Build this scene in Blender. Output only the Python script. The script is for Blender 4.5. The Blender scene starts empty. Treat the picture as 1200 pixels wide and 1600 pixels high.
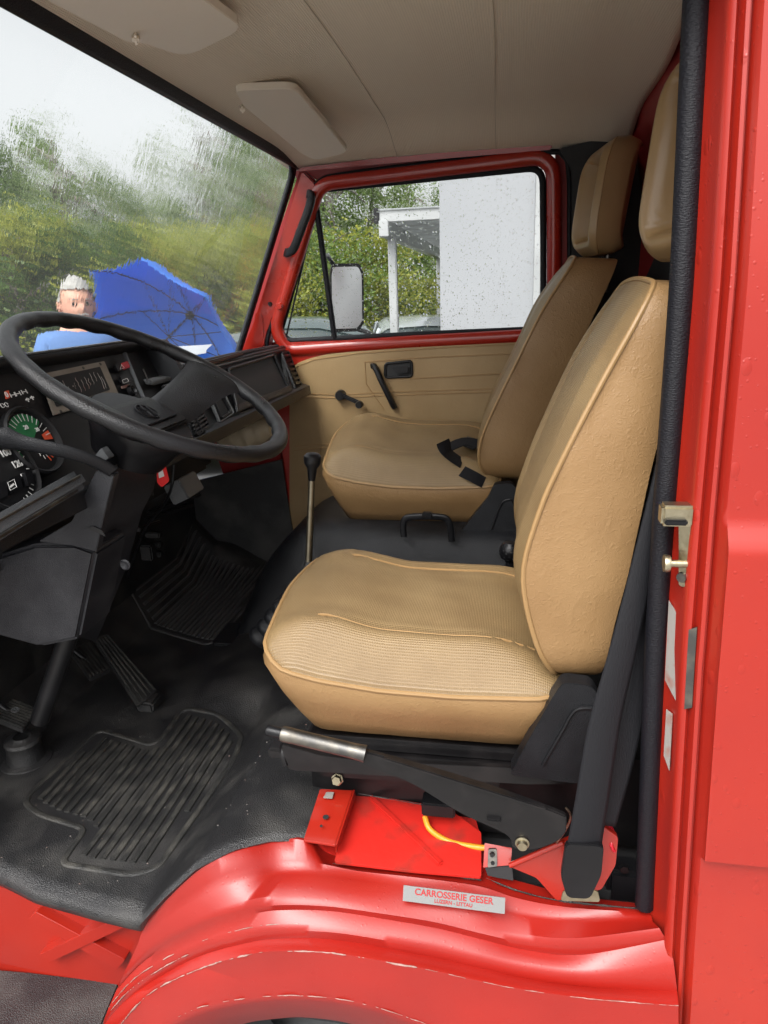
import bpy, bmesh, math, random
from mathutils import Vector, Matrix, Quaternion, noise
random.seed(7)
R = math.radians
V = Vector
scene = bpy.context.scene
C = scene.collection

# ------------------------------------------------------------------ camera
F = 1109.0
CAM = V((0.0, -1.0, 1.5))
_dY = V((205 / F, 348 / F, -1.0)).normalized()
_h = V((1, 0.035, 0))
_Z = _h.cross(_dY).normalized()
if _Z.y < 0: _Z = -_Z
_X = _dY.cross(_Z)
ROT = Matrix((_X, _dY, _Z))            # world = ROT @ camera vector
cam = bpy.data.cameras.new('camera'); camo = bpy.data.objects.new('camera', cam); C.objects.link(camo)
cam.sensor_fit = 'VERTICAL'; cam.sensor_height = 36.0; cam.lens = F / 1600 * 36.0
cam.clip_start = 0.02; cam.clip_end = 2000
camo.matrix_world = Matrix.Translation(CAM) @ ROT.to_4x4()
scene.camera = camo

# ------------------------------------------------------------------ light
SUN_EL, SUN_AZ = R(52), R(200)
world = bpy.data.worlds.new('World'); scene.world = world; world.use_nodes = True
nt = world.node_tree; nt.nodes.clear()
sky = nt.nodes.new('ShaderNodeTexSky'); sky.sky_type = 'NISHITA'; sky.sun_disc = False
sky.sun_elevation = SUN_EL; sky.sun_rotation = SUN_AZ; sky.air_density = 1.0; sky.dust_density = 6.0
hs = nt.nodes.new('ShaderNodeHueSaturation'); hs.inputs['Saturation'].default_value = 0.10
bg = nt.nodes.new('ShaderNodeBackground'); bg.inputs['Strength'].default_value = 0.15
wo = nt.nodes.new('ShaderNodeOutputWorld')
nt.links.new(sky.outputs[0], hs.inputs['Color']); nt.links.new(hs.outputs[0], bg.inputs['Color'])
nt.links.new(bg.outputs[0], wo.inputs['Surface'])
sl = bpy.data.lights.new('sun', 'SUN'); sl.energy = 0.6; sl.angle = R(30); sl.color = (1, .97, .93)
so = bpy.data.objects.new('sun', sl); C.objects.link(so)
sdir = V((math.sin(SUN_AZ) * math.cos(SUN_EL), math.cos(SUN_AZ) * math.cos(SUN_EL), math.sin(SUN_EL)))
so.rotation_euler = sdir.to_track_quat('Z', 'Y').to_euler()
scene.view_settings.view_transform = 'Standard'; scene.view_settings.look = 'None'
scene.view_settings.exposure = 1.02; scene.view_settings.gamma = 1.0
scene.view_settings.use_curve_mapping = False
try:
    scene.cycles.use_denoising = True
    scene.cycles.max_bounces = 10; scene.cycles.diffuse_bounces = 5; scene.cycles.transparent_max_bounces = 12
    scene.cycles.transmission_bounces = 8; scene.cycles.sample_clamp_indirect = 6.0
except Exception: pass

# ------------------------------------------------------------------ pixel -> point on a plane of the place
def ray(px, py): return ROT @ V(((px - 600) / F, (800 - py) / F, -1.0))
def A(px, py, Y=None, Z=None, X=None):
    d = ray(px, py)
    if Y is not None: t = (Y - CAM.y) / d.y
    elif Z is not None: t = (Z - CAM.z) / d.z
    else: t = (X - CAM.x) / d.x
    return CAM + d * t
def AP(px, py, P, n):
    d = ray(px, py); return CAM + d * ((P - CAM).dot(n) / d.dot(n))

# ------------------------------------------------------------------ materials
def mat(name, col, rough=.5, metal=0, coat=0, spec=.5, bump=None, vary=None, coatr=.08):
    """bump: list of (kind, scale, strength, extra); vary: (scale, colour2, lo, hi)"""
    m = bpy.data.materials.new(name); m.use_nodes = True; t = m.node_tree; N = t.nodes; L = t.links
    b = N['Principled BSDF']
    b.inputs['Base Color'].default_value = (*col, 1); b.inputs['Roughness'].default_value = rough
    b.inputs['Metallic'].default_value = metal
    b.inputs['Coat Weight'].default_value = coat; b.inputs['Coat Roughness'].default_value = coatr
    b.inputs['Specular IOR Level'].default_value = spec
    tc = N.new('ShaderNodeTexCoord')
    if vary:
        nz = N.new('ShaderNodeTexNoise'); nz.inputs['Scale'].default_value = vary[0]; nz.inputs['Detail'].default_value = 6
        L.new(tc.outputs['Object'], nz.inputs['Vector'])
        cr = N.new('ShaderNodeValToRGB'); cr.color_ramp.elements[0].position = vary[2]; cr.color_ramp.elements[1].position = vary[3]
        cr.color_ramp.elements[0].color = (*col, 1); cr.color_ramp.elements[1].color = (*vary[1], 1)
        L.new(nz.outputs['Fac'], cr.inputs['Fac']); L.new(cr.outputs['Color'], b.inputs['Base Color'])
        mr = N.new('ShaderNodeMapRange'); mr.inputs['To Min'].default_value = rough * .85; mr.inputs['To Max'].default_value = min(1, rough * 1.2)
        L.new(nz.outputs['Fac'], mr.inputs['Value']); L.new(mr.outputs[0], b.inputs['Roughness'])
    prev = None
    for bp in (bump or []):
        kind, sc, st = bp[:3]; src = 'Object'
        if kind == 'noise' or kind == 'crease':
            x = N.new('ShaderNodeTexNoise'); x.inputs['Scale'].default_value = sc; x.inputs['Detail'].default_value = 4
            if kind == 'crease':
                x.inputs['Distortion'].default_value = 1.6
                try: x.noise_type = 'RIDGED_MULTIFRACTAL'
                except Exception: pass
            mp = N.new('ShaderNodeMapping')
            if len(bp) > 3: mp.inputs['Scale'].default_value = bp[3]
            L.new(tc.outputs[src], mp.inputs['Vector']); L.new(mp.outputs[0], x.inputs['Vector']); out = x.outputs['Fac']
        elif kind == 'grain':
            x = N.new('ShaderNodeTexVoronoi'); x.inputs['Scale'].default_value = sc
            L.new(tc.outputs[src], x.inputs['Vector']); out = x.outputs['Distance']
        elif kind in ('weave', 'perf'):
            mp = N.new('ShaderNodeMapping'); mp.inputs['Rotation'].default_value = bp[3] if len(bp) > 3 else (0, 0, 0)
            L.new(tc.outputs['UV'], mp.inputs['Vector'])
            ws = []
            for ax, s2 in (('X', sc), ('Y', sc * (.78 if kind == 'weave' else 1.0))):
                w = N.new('ShaderNodeTexWave'); w.bands_direction = ax; w.inputs['Scale'].default_value = s2
                w.inputs['Distortion'].default_value = .0
                L.new(mp.outputs[0], w.inputs['Vector']); ws.append(w.outputs['Fac'])
            ml = N.new('ShaderNodeMath'); ml.operation = 'MULTIPLY' if kind == 'perf' else 'MAXIMUM'
            L.new(ws[0], ml.inputs[0]); L.new(ws[1], ml.inputs[1]); out = ml.outputs[0]
            if kind == 'perf':
                iv = N.new('ShaderNodeMath'); iv.operation = 'SUBTRACT'; iv.inputs[0].default_value = 1; L.new(out, iv.inputs[1]); out = iv.outputs[0]
            # a darker copy of the base colour in the low parts
            mx = N.new('ShaderNodeMix'); mx.data_type = 'RGBA'
            mr = N.new('ShaderNodeMapRange'); mr.inputs['From Min'].default_value = .0; mr.inputs['From Max'].default_value = .55
            L.new(out, mr.inputs['Value']); L.new(mr.outputs[0], mx.inputs['Factor'])
            d2 = bp[4] if len(bp) > 4 else .5
            if b.inputs['Base Color'].is_linked:
                s0 = b.inputs['Base Color'].links[0].from_socket
                L.new(s0, mx.inputs['B'])
            else: mx.inputs['B'].default_value = (*col, 1)
            mx.inputs['A'].default_value = (col[0] * d2, col[1] * d2, col[2] * d2, 1)
            L.new(mx.outputs['Result'], b.inputs['Base Color'])
        elif kind == 'drops':
            x = N.new('ShaderNodeTexVoronoi'); x.inputs['Scale'].default_value = sc
            mp = N.new('ShaderNodeMapping')
            if len(bp) > 3: mp.inputs['Scale'].default_value = bp[3]
            L.new(tc.outputs['Object'], mp.inputs['Vector']); L.new(mp.outputs[0], x.inputs['Vector'])
            # only some cells carry a drop, each of its own size
            sep = N.new('ShaderNodeSeparateColor'); L.new(x.outputs['Color'], sep.inputs[0])
            r_ = N.new('ShaderNodeMapRange'); r_.inputs['From Min'].default_value = bp[4] if len(bp) > 4 else .55; r_.inputs['From Max'].default_value = 1; r_.inputs['To Max'].default_value = .42
            L.new(sep.outputs[0], r_.inputs['Value'])
            sb = N.new('ShaderNodeMath'); sb.operation = 'SUBTRACT'; L.new(r_.outputs[0], sb.inputs[0]); L.new(x.outputs['Distance'], sb.inputs[1])
            mxx = N.new('ShaderNodeMath'); mxx.operation = 'MAXIMUM'; mxx.inputs[1].default_value = 0; L.new(sb.outputs[0], mxx.inputs[0])
            sq = N.new('ShaderNodeMath'); sq.operation = 'POWER'; sq.inputs[1].default_value = .6; L.new(mxx.outputs[0], sq.inputs[0]); out = sq.outputs[0]
        bn = N.new('ShaderNodeBump'); bn.inputs['Strength'].default_value = st; bn.inputs['Distance'].default_value = .004 if kind != 'crease' else .006
        L.new(out, bn.inputs['Height'])
        if prev: L.new(prev, bn.inputs['Normal'])
        prev = bn.outputs[0]
    if prev: L.new(prev, b.inputs['Normal'])
    return m
M = {}
RED = (.38, .019, .008)
M['red'] = mat('red_paint', RED, .28, 0, .5, bump=[('noise', 9, .06), ('noise', 900, .02)], vary=(3.5, (.31, .014, .008), .35, .75))
M['red_wet'] = mat('wet_red_paint', RED, .36, 0, .35, spec=.5, bump=[('drops', 60, .5, (1, 1, .6), .78), ('drops', 150, .35, (1, 1, 1), .7), ('noise', 5, .12)], vary=(4, (.33, .015, .009), .35, .7), coatr=.22)
M['red_sill'] = mat('sill_red_paint', (.345, .012, .006), .36, 0, .25, bump=[('drops', 150, .16), ('noise', 7, .10), ('noise', 300, .04)], vary=(5, (.28, .009, .005), .35, .75), coatr=.18)
M['red_dirty'] = mat('dusty_red_paint', (.52, .018, .012), .38, 0, .25, bump=[('noise', 60, .12), ('noise', 12, .1)], vary=(16, (.16, .03, .02), .52, .80))
M['red_dark'] = mat('matt_red_paint', (.30, .012, .012), .5, 0, .1, vary=(4, (.25, .01, .01), .3, .7))
M['headliner'] = mat('headliner_vinyl', (.78, .68, .54), .8, bump=[('perf', 62, .4, (0, 0, 0), .74)], spec=.2)
M['visor'] = mat('visor_vinyl', (.76, .69, .58), .6, bump=[('noise', 300, .06)], spec=.3)
TAN = (.295, .176, .076)
M['vinyl'] = mat('tan_vinyl', TAN, .46, bump=[('crease', 30, .13, (1, 1, .7)), ('crease', 110, .20), ('grain', 600, .14)], vary=(6, (.24, .136, .055), .35, .75), spec=.45)
M['vinyl_smooth'] = mat('smooth_tan_vinyl', (.36, .235, .112), .3, bump=[('noise', 220, .06)], vary=(9, (.31, .195, .09), .35, .75), spec=.5)
M['cloth'] = mat('woven_tan_cloth', (.26, .173, .079), .42, bump=[('weave', 100, .32, (0, 0, 0), .70), ('noise', 18, .1)], vary=(8, (.20, .125, .053), .35, .75), spec=.6)
M['trim'] = mat('door_vinyl', (.37, .25, .12), .5, bump=[('crease', 60, .12), ('noise', 300, .08)], vary=(5, (.29, .185, .08), .35, .75))
M['piping'] = mat('tan_piping', (.33, .20, .085), .45, vary=(30, (.31, .185, .075), .3, .7))
M['black'] = mat('black_grained_plastic', (.006, .0063, .0075), .36, spec=.32, bump=[('grain', 620, .30)], vary=(6, (.020, .021, .024), .35, .7))
M['black_smooth'] = mat('black_plastic', (.007, .007, .008), .30, spec=.32, bump=[('grain', 700, .12), ('noise', 60, .04)], vary=(12, (.014, .014, .016), .45, .8))
M['black_matt'] = mat('matt_black_trim', (.022, .022, .023), .7, bump=[('noise', 200, .1)])
M['wheel'] = mat('worn_wheel_rubber', (.007, .007, .0075), .28, spec=.4, bump=[('grain', 560, .26), ('noise', 40, .08)], vary=(14, (.015, .015, .017), .4, .8))
M['rubber'] = mat('floor_rubber', (.019, .019, .020), .30, spec=.5, bump=[('grain', 480, .45), ('noise', 24, .25)], vary=(7, (.080, .077, .072), .46, .8))
M['rubber_dusty'] = mat('dusty_mat_rubber', (.024, .024, .023), .40, bump=[('grain', 500, .45), ('noise', 40, .2)], vary=(22, (.075, .071, .062), .46, .72))
M['seal'] = mat('rubber_seal', (.006, .006, .009), .5, spec=.3, bump=[('noise', 200, .5, (1, 1, 3))])
M['webbing'] = mat('belt_webbing', (.008, .008, .010), .62, bump=[('noise', 500, .25, (1, 1, .2))], spec=.3)
M['steel'] = mat('worn_steel', (.13, .126, .12), .42, 1, bump=[('noise', 90, .08)], vary=(30, (.30, .27, .22), .45, .8))
M['zinc'] = mat('yellowed_zinc', (.48, .43, .30), .38, 1, bump=[('noise', 120, .15)], vary=(40, (.22, .18, .11), .4, .8))
M['brass_rod'] = mat('tarnished_rod', (.30, .27, .20), .38, 1, vary=(40, (.20, .17, .12), .4, .8))
M['frame_metal'] = mat('dull_radio_plate', (.36, .32, .27), .5, .4, bump=[('noise', 150, .1)], vary=(20, (.28, .24, .19), .4, .8))
M['dashtop'] = mat('sky_sheen_dash_grey', (.10, .105, .11), .32, bump=[('grain', 300, .2)])  # paler than the dash plastic, sky sheen put into the base colour
M['dark_metal'] = mat('dark_painted_steel', (.006, .0055, .006), .32, 0, 0, spec=.4, bump=[('noise', 120, .06)], vary=(18, (.016, .014, .014), .5, .8))
M['white'] = mat('white_mark', (.75, .75, .72), .5)
M['silver'] = mat('silver_sticker', (.22, .22, .215), .45, .3, bump=[('noise', 300, .08)], vary=(45, (.22, .21, .2), .55, .8))
M['sticker'] = mat('worn_white_sticker', (.31, .285, .26), .55, vary=(35, (.30, .14, .11), .5, .72))
M['green'] = mat('gauge_green', (.02, .17, .06), .5)
M['orange'] = mat('gauge_red', (.75, .10, .04), .5)
M['redbtn'] = mat('red_switch', (.55, .015, .03), .3)
M['gaugeface'] = mat('gauge_black', (.012, .012, .013), .5)
M['yellow'] = mat('yellow_cable', (.80, .30, .02), .4)
M['tagred'] = mat('red_tag', (.75, .03, .03), .35)
M['keyblue'] = mat('plain_paper', (.4, .42, .45), .6)
M['cowlplastic'] = mat('skylit_cowl_plastic', (.016, .0165, .020), .40, spec=.4, bump=[('grain', 600, .25), ('noise', 90, .08)], vary=(11, (.045, .046, .05), .45, .8))  # black plastic made paler, sky light from the door put into its colour
M['rubber_lit'] = mat('lightened_mat_rubber', (.085, .085, .085), .38, bump=[('grain', 500, .4)], vary=(9, (.14, .137, .13), .5, .8))  # floor rubber lightened in colour to stand in for light in the footwell
M['chip'] = mat('chipped_primer', (.34, .22, .19), .6, vary=(60, (.20, .10, .08), .4, .7))
M['beige'] = mat('plain_beige', (.38, .31, .21), .5, bump=[('noise', 25, .5)])
M['mirror'] = mat('mirror_glass', (.55, .57, .59), .2, .35, bump=[('drops', 120, .3)])  # pale diffuse grey stands in for the bright reflection
M['redtext'] = mat('red_lettering', (.36, .015, .015), .5)
M['shirt'] = mat('blue_shirt', (.075, .16, .36), .8, bump=[('noise', 25, .5)])
M['vest'] = mat('grey_vest', (.06, .07, .09), .8)
M['skin'] = mat('skin', (.56, .30, .21), .5, vary=(20, (.48, .22, .15), .4, .8))
M['hair'] = mat('grey_hair', (.34, .33, .31), .7, bump=[('noise', 120, .8, (1, 1, .2))], vary=(30, (.25, .24, .22), .4, .7))
M['trousers'] = mat('dark_trousers', (.03, .035, .05), .85)
M['bark'] = mat('bark', (.13, .11, .09), .9, bump=[('noise', 14, 1, (1, 1, .3))], vary=(6, (.30, .29, .27), .5, .6))
M['asphalt'] = mat('wet_asphalt', (.11, .11, .112), .32, bump=[('noise', 60, .4)], vary=(.7, (.15, .15, .15), .4, .7))
M['bounce_pale'] = mat('bounce_concrete', (.30, .29, .27), .45, bump=[('noise', 30, .4)], vary=(1.2, (.22, .21, .2), .4, .7))
M['grass'] = mat('grass_verge', (.05, .10, .02), .9, bump=[('noise', 40, 1)], vary=(2, (.09, .13, .03), .4, .7))
M['whitewall'] = mat('white_render', (.345, .355, .37), .6, bump=[('noise', 40, .05)], vary=(.9, (.315, .325, .34), .3, .7))
M['cladding'] = mat('weathered_boards', (.40, .38, .37), .7, vary=(6, (.30, .28, .27), .4, .7))
M['carport'] = mat('grey_white_steel', (.43, .44, .44), .45, vary=(3, (.36, .37, .37), .4, .7))
M['carsilver'] = mat('pale_silver_car_paint', (.48, .52, .55), .25, .3, .8)
M['cardark'] = mat('dark_green_grey_car_paint', (.10, .13, .13), .22, .3, .8)
M['carglass'] = mat('dark_car_glass', (.03, .045, .045), .08, 0, .5)
M['tyre'] = mat('tyre_rubber', (.015, .015, .016), .7, bump=[('noise', 60, .4)])

def leafmat(name, a, b_, transl=.5):
    m = bpy.data.materials.new(name); m.use_nodes = True; t = m.node_tree; N = t.nodes; L = t.links
    b = N['Principled BSDF']; b.inputs['Roughness'].default_value = .5
    g = N.new('ShaderNodeObjectInfo'); geo = N.new('ShaderNodeNewGeometry')
    cr = N.new('ShaderNodeValToRGB'); cr.color_ramp.elements[0].color = (*a, 1); cr.color_ramp.elements[1].color = (*b_, 1)
    L.new(geo.outputs['Random Per Island'], cr.inputs['Fac']); L.new(cr.outputs[0], b.inputs['Base Color'])
    tr = N.new('ShaderNodeBsdfTranslucent'); L.new(cr.outputs[0], tr.inputs['Color'])
    mx = N.new('ShaderNodeMixShader'); mx.inputs[0].default_value = transl
    L.new(b.outputs[0], mx.inputs[1]); L.new(tr.outputs[0], mx.inputs[2]); L.new(mx.outputs[0], N['Material Output'].inputs['Surface'])
    return m
M['umbrella'] = leafmat('wet_blue_umbrella_cloth', (.06, .26, .78), (.06, .26, .78), .5)
M['leaf_dark'] = leafmat('dark_leaves', (.045, .095, .016), (.13, .21, .04))
M['leaf_mid'] = leafmat('green_leaves', (.10, .17, .03), (.22, .32, .065))
M['leaf_yellow'] = leafmat('yellow_green_leaves', (.19, .24, .03), (.42, .42, .065))
M['leaf_birch'] = leafmat('birch_leaves', (.14, .21, .065), (.30, .37, .16))

def glassmat(name, kind):
    m = bpy.data.materials.new(name); m.use_nodes = True; t = m.node_tree; N = t.nodes; L = t.links; N.remove(N['Principled BSDF'])
    tc = N.new('ShaderNodeTexCoord'); rf = N.new('ShaderNodeBsdfRefraction'); rf.inputs['Roughness'].default_value = 0
    gl = N.new('ShaderNodeBsdfGlossy'); gl.inputs['Roughness'].default_value = .03
    mx = N.new('ShaderNodeMixShader'); fr = N.new('ShaderNodeFresnel'); fr.inputs['IOR'].default_value = 1.45
    mf = N.new('ShaderNodeMath'); mf.operation = 'MULTIPLY'; mf.inputs[1].default_value = .5
    L.new(fr.outputs[0], mf.inputs[0]); L.new(mf.outputs[0], mx.inputs[0])
    def both(ior, sock):
        g = N.new('ShaderNodeNewGeometry'); m_ = N.new('ShaderNodeMapRange'); m_.inputs['To Min'].default_value = ior; m_.inputs['To Max'].default_value = 1 / ior
        L.new(g.outputs['Backfacing'], m_.inputs['Value']); L.new(m_.outputs[0], sock)
    both(1.45, fr.inputs['IOR'])
    if kind == 'rain':
        both(1.02, rf.inputs['IOR'])
        mp = N.new('ShaderNodeMapping'); mp.inputs['Scale'].default_value = (1, 1, .16)
        mp.inputs['Rotation'].default_value = (R(0), R(-8), 0)
        n1 = N.new('ShaderNodeTexNoise'); n1.inputs['Scale'].default_value = 34; n1.inputs['Detail'].default_value = 3; n1.inputs['Distortion'].default_value = .6
        n2 = N.new('ShaderNodeTexNoise'); n2.inputs['Scale'].default_value = 120; n2.inputs['Detail'].default_value = 2
        vo = N.new('ShaderNodeTexVoronoi'); vo.inputs['Scale'].default_value = 90
        L.new(tc.outputs['Object'], mp.inputs['Vector'])
        L.new(mp.outputs[0], n1.inputs['Vector']); L.new(mp.outputs[0], n2.inputs['Vector']); L.new(tc.outputs['Object'], vo.inputs['Vector'])
        b1 = N.new('ShaderNodeBump'); b1.inputs['Strength'].default_value = .40; b1.inputs['Distance'].default_value = .010
        b2 = N.new('ShaderNodeBump'); b2.inputs['Strength'].default_value = .26; b2.inputs['Distance'].default_value = .004
        L.new(n1.outputs['Fac'], b1.inputs['Height']); L.new(n2.outputs['Fac'], b2.inputs['Height']); L.new(b1.outputs[0], b2.inputs['Normal'])
        L.new(b2.outputs[0], rf.inputs['Normal']); rf.inputs['Color'].default_value = (.98, 1, .99, 1)
        sx = N.new('ShaderNodeSeparateXYZ'); L.new(tc.outputs['Object'], sx.inputs[0])
        for b_, lo, hi in ((b1, .08, .62), (b2, .05, .34)):
            r2 = N.new('ShaderNodeMapRange'); r2.inputs['From Min'].default_value = 1.42; r2.inputs['From Max'].default_value = 1.72
            r2.inputs['To Min'].default_value = lo; r2.inputs['To Max'].default_value = hi; L.new(sx.outputs['Z'], r2.inputs['Value']); L.new(r2.outputs[0], b_.inputs['Strength'])
    else:
        both(1.3, rf.inputs['IOR'])
        hs_ = None; msk = None
        for sc, dst in ((95, .006), (190, .004)):
            vo = N.new('ShaderNodeTexVoronoi'); vo.inputs['Scale'].default_value = sc
            L.new(tc.outputs['Object'], vo.inputs['Vector'])
            sep = N.new('ShaderNodeSeparateColor'); L.new(vo.outputs['Color'], sep.inputs[0])
            r_ = N.new('ShaderNodeMapRange'); r_.inputs['From Min'].default_value = .50; r_.inputs['From Max'].default_value = 1; r_.inputs['To Max'].default_value = .42
            L.new(sep.outputs[0], r_.inputs['Value'])
            sb = N.new('ShaderNodeMath'); sb.operation = 'SUBTRACT'; L.new(r_.outputs[0], sb.inputs[0]); L.new(vo.outputs['Distance'], sb.inputs[1])
            ma = N.new('ShaderNodeMath'); ma.operation = 'MAXIMUM'; ma.inputs[1].default_value = 0; L.new(sb.outputs[0], ma.inputs[0])
            sq = N.new('ShaderNodeMath'); sq.operation = 'POWER'; sq.inputs[1].default_value = .5; L.new(ma.outputs[0], sq.inputs[0])
            bb = N.new('ShaderNodeBump'); bb.inputs['Strength'].default_value = .9; bb.inputs['Distance'].default_value = dst
            L.new(sq.outputs[0], bb.inputs['Height'])
            if hs_: L.new(hs_, bb.inputs['Normal'])
            hs_ = bb.outputs[0]
            gt_ = N.new('ShaderNodeMath'); gt_.operation = 'GREATER_THAN'; gt_.inputs[1].default_value = .001; L.new(ma.outputs[0], gt_.inputs[0])
            if msk is None: msk = gt_.outputs[0]
            else:
                mm = N.new('ShaderNodeMath'); mm.operation = 'MAXIMUM'; L.new(msk, mm.inputs[0]); L.new(gt_.outputs[0], mm.inputs[1]); msk = mm.outputs[0]
        L.new(hs_, rf.inputs['Normal']); rf.inputs['Color'].default_value = (.9, .92, .915, 1)
    tl = N.new('ShaderNodeBsdfTranslucent'); tl.inputs['Color'].default_value = (.9, .95, .95, 1)
    m2 = N.new('ShaderNodeMixShader'); m2.inputs[0].default_value = .035 if kind == 'rain' else .02
    clear = rf.outputs[0]
    if kind != 'rain':
        tp_ = N.new('ShaderNodeBsdfTransparent'); tp_.inputs['Color'].default_value = (.95, .97, .96, 1); m3 = N.new('ShaderNodeMixShader')
        L.new(msk, m3.inputs[0]); L.new(tp_.outputs[0], m3.inputs[1]); L.new(rf.outputs[0], m3.inputs[2]); clear = m3.outputs[0]
    L.new(clear, m2.inputs[1]); L.new(tl.outputs[0], m2.inputs[2])
    L.new(m2.outputs[0], mx.inputs[1]); L.new(gl.outputs[0], mx.inputs[2]); L.new(mx.outputs[0], N['Material Output'].inputs['Surface'])
    return m
M['glass_rain'] = glassmat('rain_streaked_glass', 'rain')
M['glass_drops'] = glassmat('rain_dropped_glass', 'drops')
m_ = leafmat('translucent_roof_sheet', (.6, .62, .62), (.62, .64, .64), .7); M['roofsheet'] = m_
M['lens'] = mat('instrument_lens', (.02, .02, .02), .05)

# ------------------------------------------------------------------ helpers
WL = {}                                                   # world location of every parent
def link(o, parent):
    C.objects.link(o)
    if parent is not None:
        o.parent = parent; o.location = -WL.get(parent, V((0, 0, 0)))
    WL[o] = V((0, 0, 0))
    return o
def empty(name, loc, label, cat, group=None, parent=None):
    o = bpy.data.objects.new(name, None); C.objects.link(o); o.empty_display_size = .1
    o.location = loc; WL[o] = V(loc)
    if label: o['label'] = label
    if cat: o['category'] = cat
    if group: o['group'] = group
    return o
def tag(o, label=None, cat=None, group=None, kind=None):
    if label: o['label'] = label
    if cat: o['category'] = cat
    if group: o['group'] = group
    if kind: o['kind'] = kind
    return o
def bm_new(): return bmesh.new()
def finish(name, bm, m, parent=None, smooth=True, angle=40, recalc=True):
    if recalc: bmesh.ops.recalc_face_normals(bm, faces=bm.faces)
    me = bpy.data.meshes.new(name); bm.to_mesh(me); bm.free()
    ms = m if isinstance(m, (list, tuple)) else [m]
    for x in ms: me.materials.append(M[x] if isinstance(x, str) else x)
    if smooth:
        me.polygons.foreach_set('use_smooth', [True] * len(me.polygons))
        try: me.set_sharp_from_angle(angle=R(angle))
        except Exception: pass
    o = bpy.data.objects.new(name, me); link(o, parent); return o
def frame_of(pts, i, closed):
    n = len(pts)
    a = pts[(i - 1) % n] if (closed or i > 0) else pts[i]
    b = pts[(i + 1) % n] if (closed or i < n - 1) else pts[i]
    return (b - a).normalized()
def add_tube(bm, pts, r, seg=10, closed=False, caps=True):
    pts = [V(p) for p in pts]; n = len(pts)
    t0 = frame_of(pts, 0, closed)
    up = V((0, 0, 1)) if abs(t0.z) < .9 else V((1, 0, 0))
    nrm = (up - t0 * up.dot(t0)).normalized(); rings = []
    for i in range(n):
        t = frame_of(pts, i, closed); nrm = (nrm - t * nrm.dot(t))
        nrm = nrm.normalized() if nrm.length > 1e-6 else t.orthogonal().normalized()
        bi = t.cross(nrm); rr = r[i] if isinstance(r, (list, tuple)) else r
        rings.append([bm.verts.new(pts[i] + (nrm * math.cos(2 * math.pi * k / seg) + bi * math.sin(2 * math.pi * k / seg)) * rr) for k in range(seg)])
    for i in range(n if closed else n - 1):
        a, b = rings[i], rings[(i + 1) % n]
        for k in range(seg): bm.faces.new((a[k], a[(k + 1) % seg], b[(k + 1) % seg], b[k]))
    if caps and not closed: bm.faces.new(rings[0][::-1]); bm.faces.new(rings[-1])
def tube(name, pts, r, m, parent=None, seg=10, closed=False):
    bm = bm_new(); add_tube(bm, pts, r, seg, closed); return finish(name, bm, m, parent)
def smoothpath(pts, n=8, closed=False):
    """Catmull-Rom through the points"""
    pts = [V(p) for p in pts]; out = []; L = len(pts)
    for i in range(L if closed else L - 1):
        p0 = pts[(i - 1) % L] if (closed or i > 0) else pts[i]; p1 = pts[i]; p2 = pts[(i + 1) % L]
        p3 = pts[(i + 2) % L] if (closed or i < L - 2) else p2
        for k in range(n):
            t = k / n
            out.append(.5 * ((2 * p1) + (p2 - p0) * t + (2 * p0 - 5 * p1 + 4 * p2 - p3) * t * t + (3 * p1 - p0 - 3 * p2 + p3) * t ** 3))
    if not closed: out.append(pts[-1])
    return out
def roundpoly(pts, r, n=5):
    """round the corners of a closed polygon of 3D points"""
    out = []; L = len(pts)
    for i in range(L):
        p = V(pts[i]); a = V(pts[i - 1]); b = V(pts[(i + 1) % L]); rr = r[i] if isinstance(r, (list, tuple)) else r
        da = a - p; db = b - p; d = min(rr, da.length * .45, db.length * .45)
        p1 = p + da.normalized() * d; p2 = p + db.normalized() * d
        for k in range(n + 1):
            t = k / n; out.append(p1 * (1 - t) ** 2 + p * 2 * t * (1 - t) + p2 * t * t)
    return out
def add_sweep(bm, path, prof, N0, closed=True, caps=True):
    """prof: (across, along N0) points; across = tangent x N0"""
    rings = []; n = len(path); N0 = V(N0)
    for i in range(n):
        t = frame_of(path, i, closed); s = t.cross(N0).normalized()
        rings.append([bm.verts.new(path[i] + s * a + N0 * b) for a, b in prof])
    K = len(prof)
    for i in range(n if closed else n - 1):
        a, b = rings[i], rings[(i + 1) % n]
        for k in range(K): bm.faces.new((a[k], a[(k + 1) % K], b[(k + 1) % K], b[k]))
    if not closed and caps: bm.faces.new(rings[0][::-1]); bm.faces.new(rings[-1])
def sweep(name, path, prof, N0, m, parent=None, closed=True, angle=50):
    bm = bm_new(); add_sweep(bm, path, prof, N0, closed); return finish(name, bm, m, parent, angle=angle)
def rprof(w, h, r=.3, n=3, ox=0, oy=0):
    """rounded rectangle profile w x h centred"""
    r = min(w, h) * r; out = []
    for cx, cy, a0 in ((w / 2 - r, h / 2 - r, 0), (-w / 2 + r, h / 2 - r, 90), (-w / 2 + r, -h / 2 + r, 180), (w / 2 - r, -h / 2 + r, 270)):
        for k in range(n + 1):
            a = R(a0 + 90 * k / n); out.append((cx + r * math.cos(a) + ox, cy + r * math.sin(a) + oy))
    return out
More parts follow.
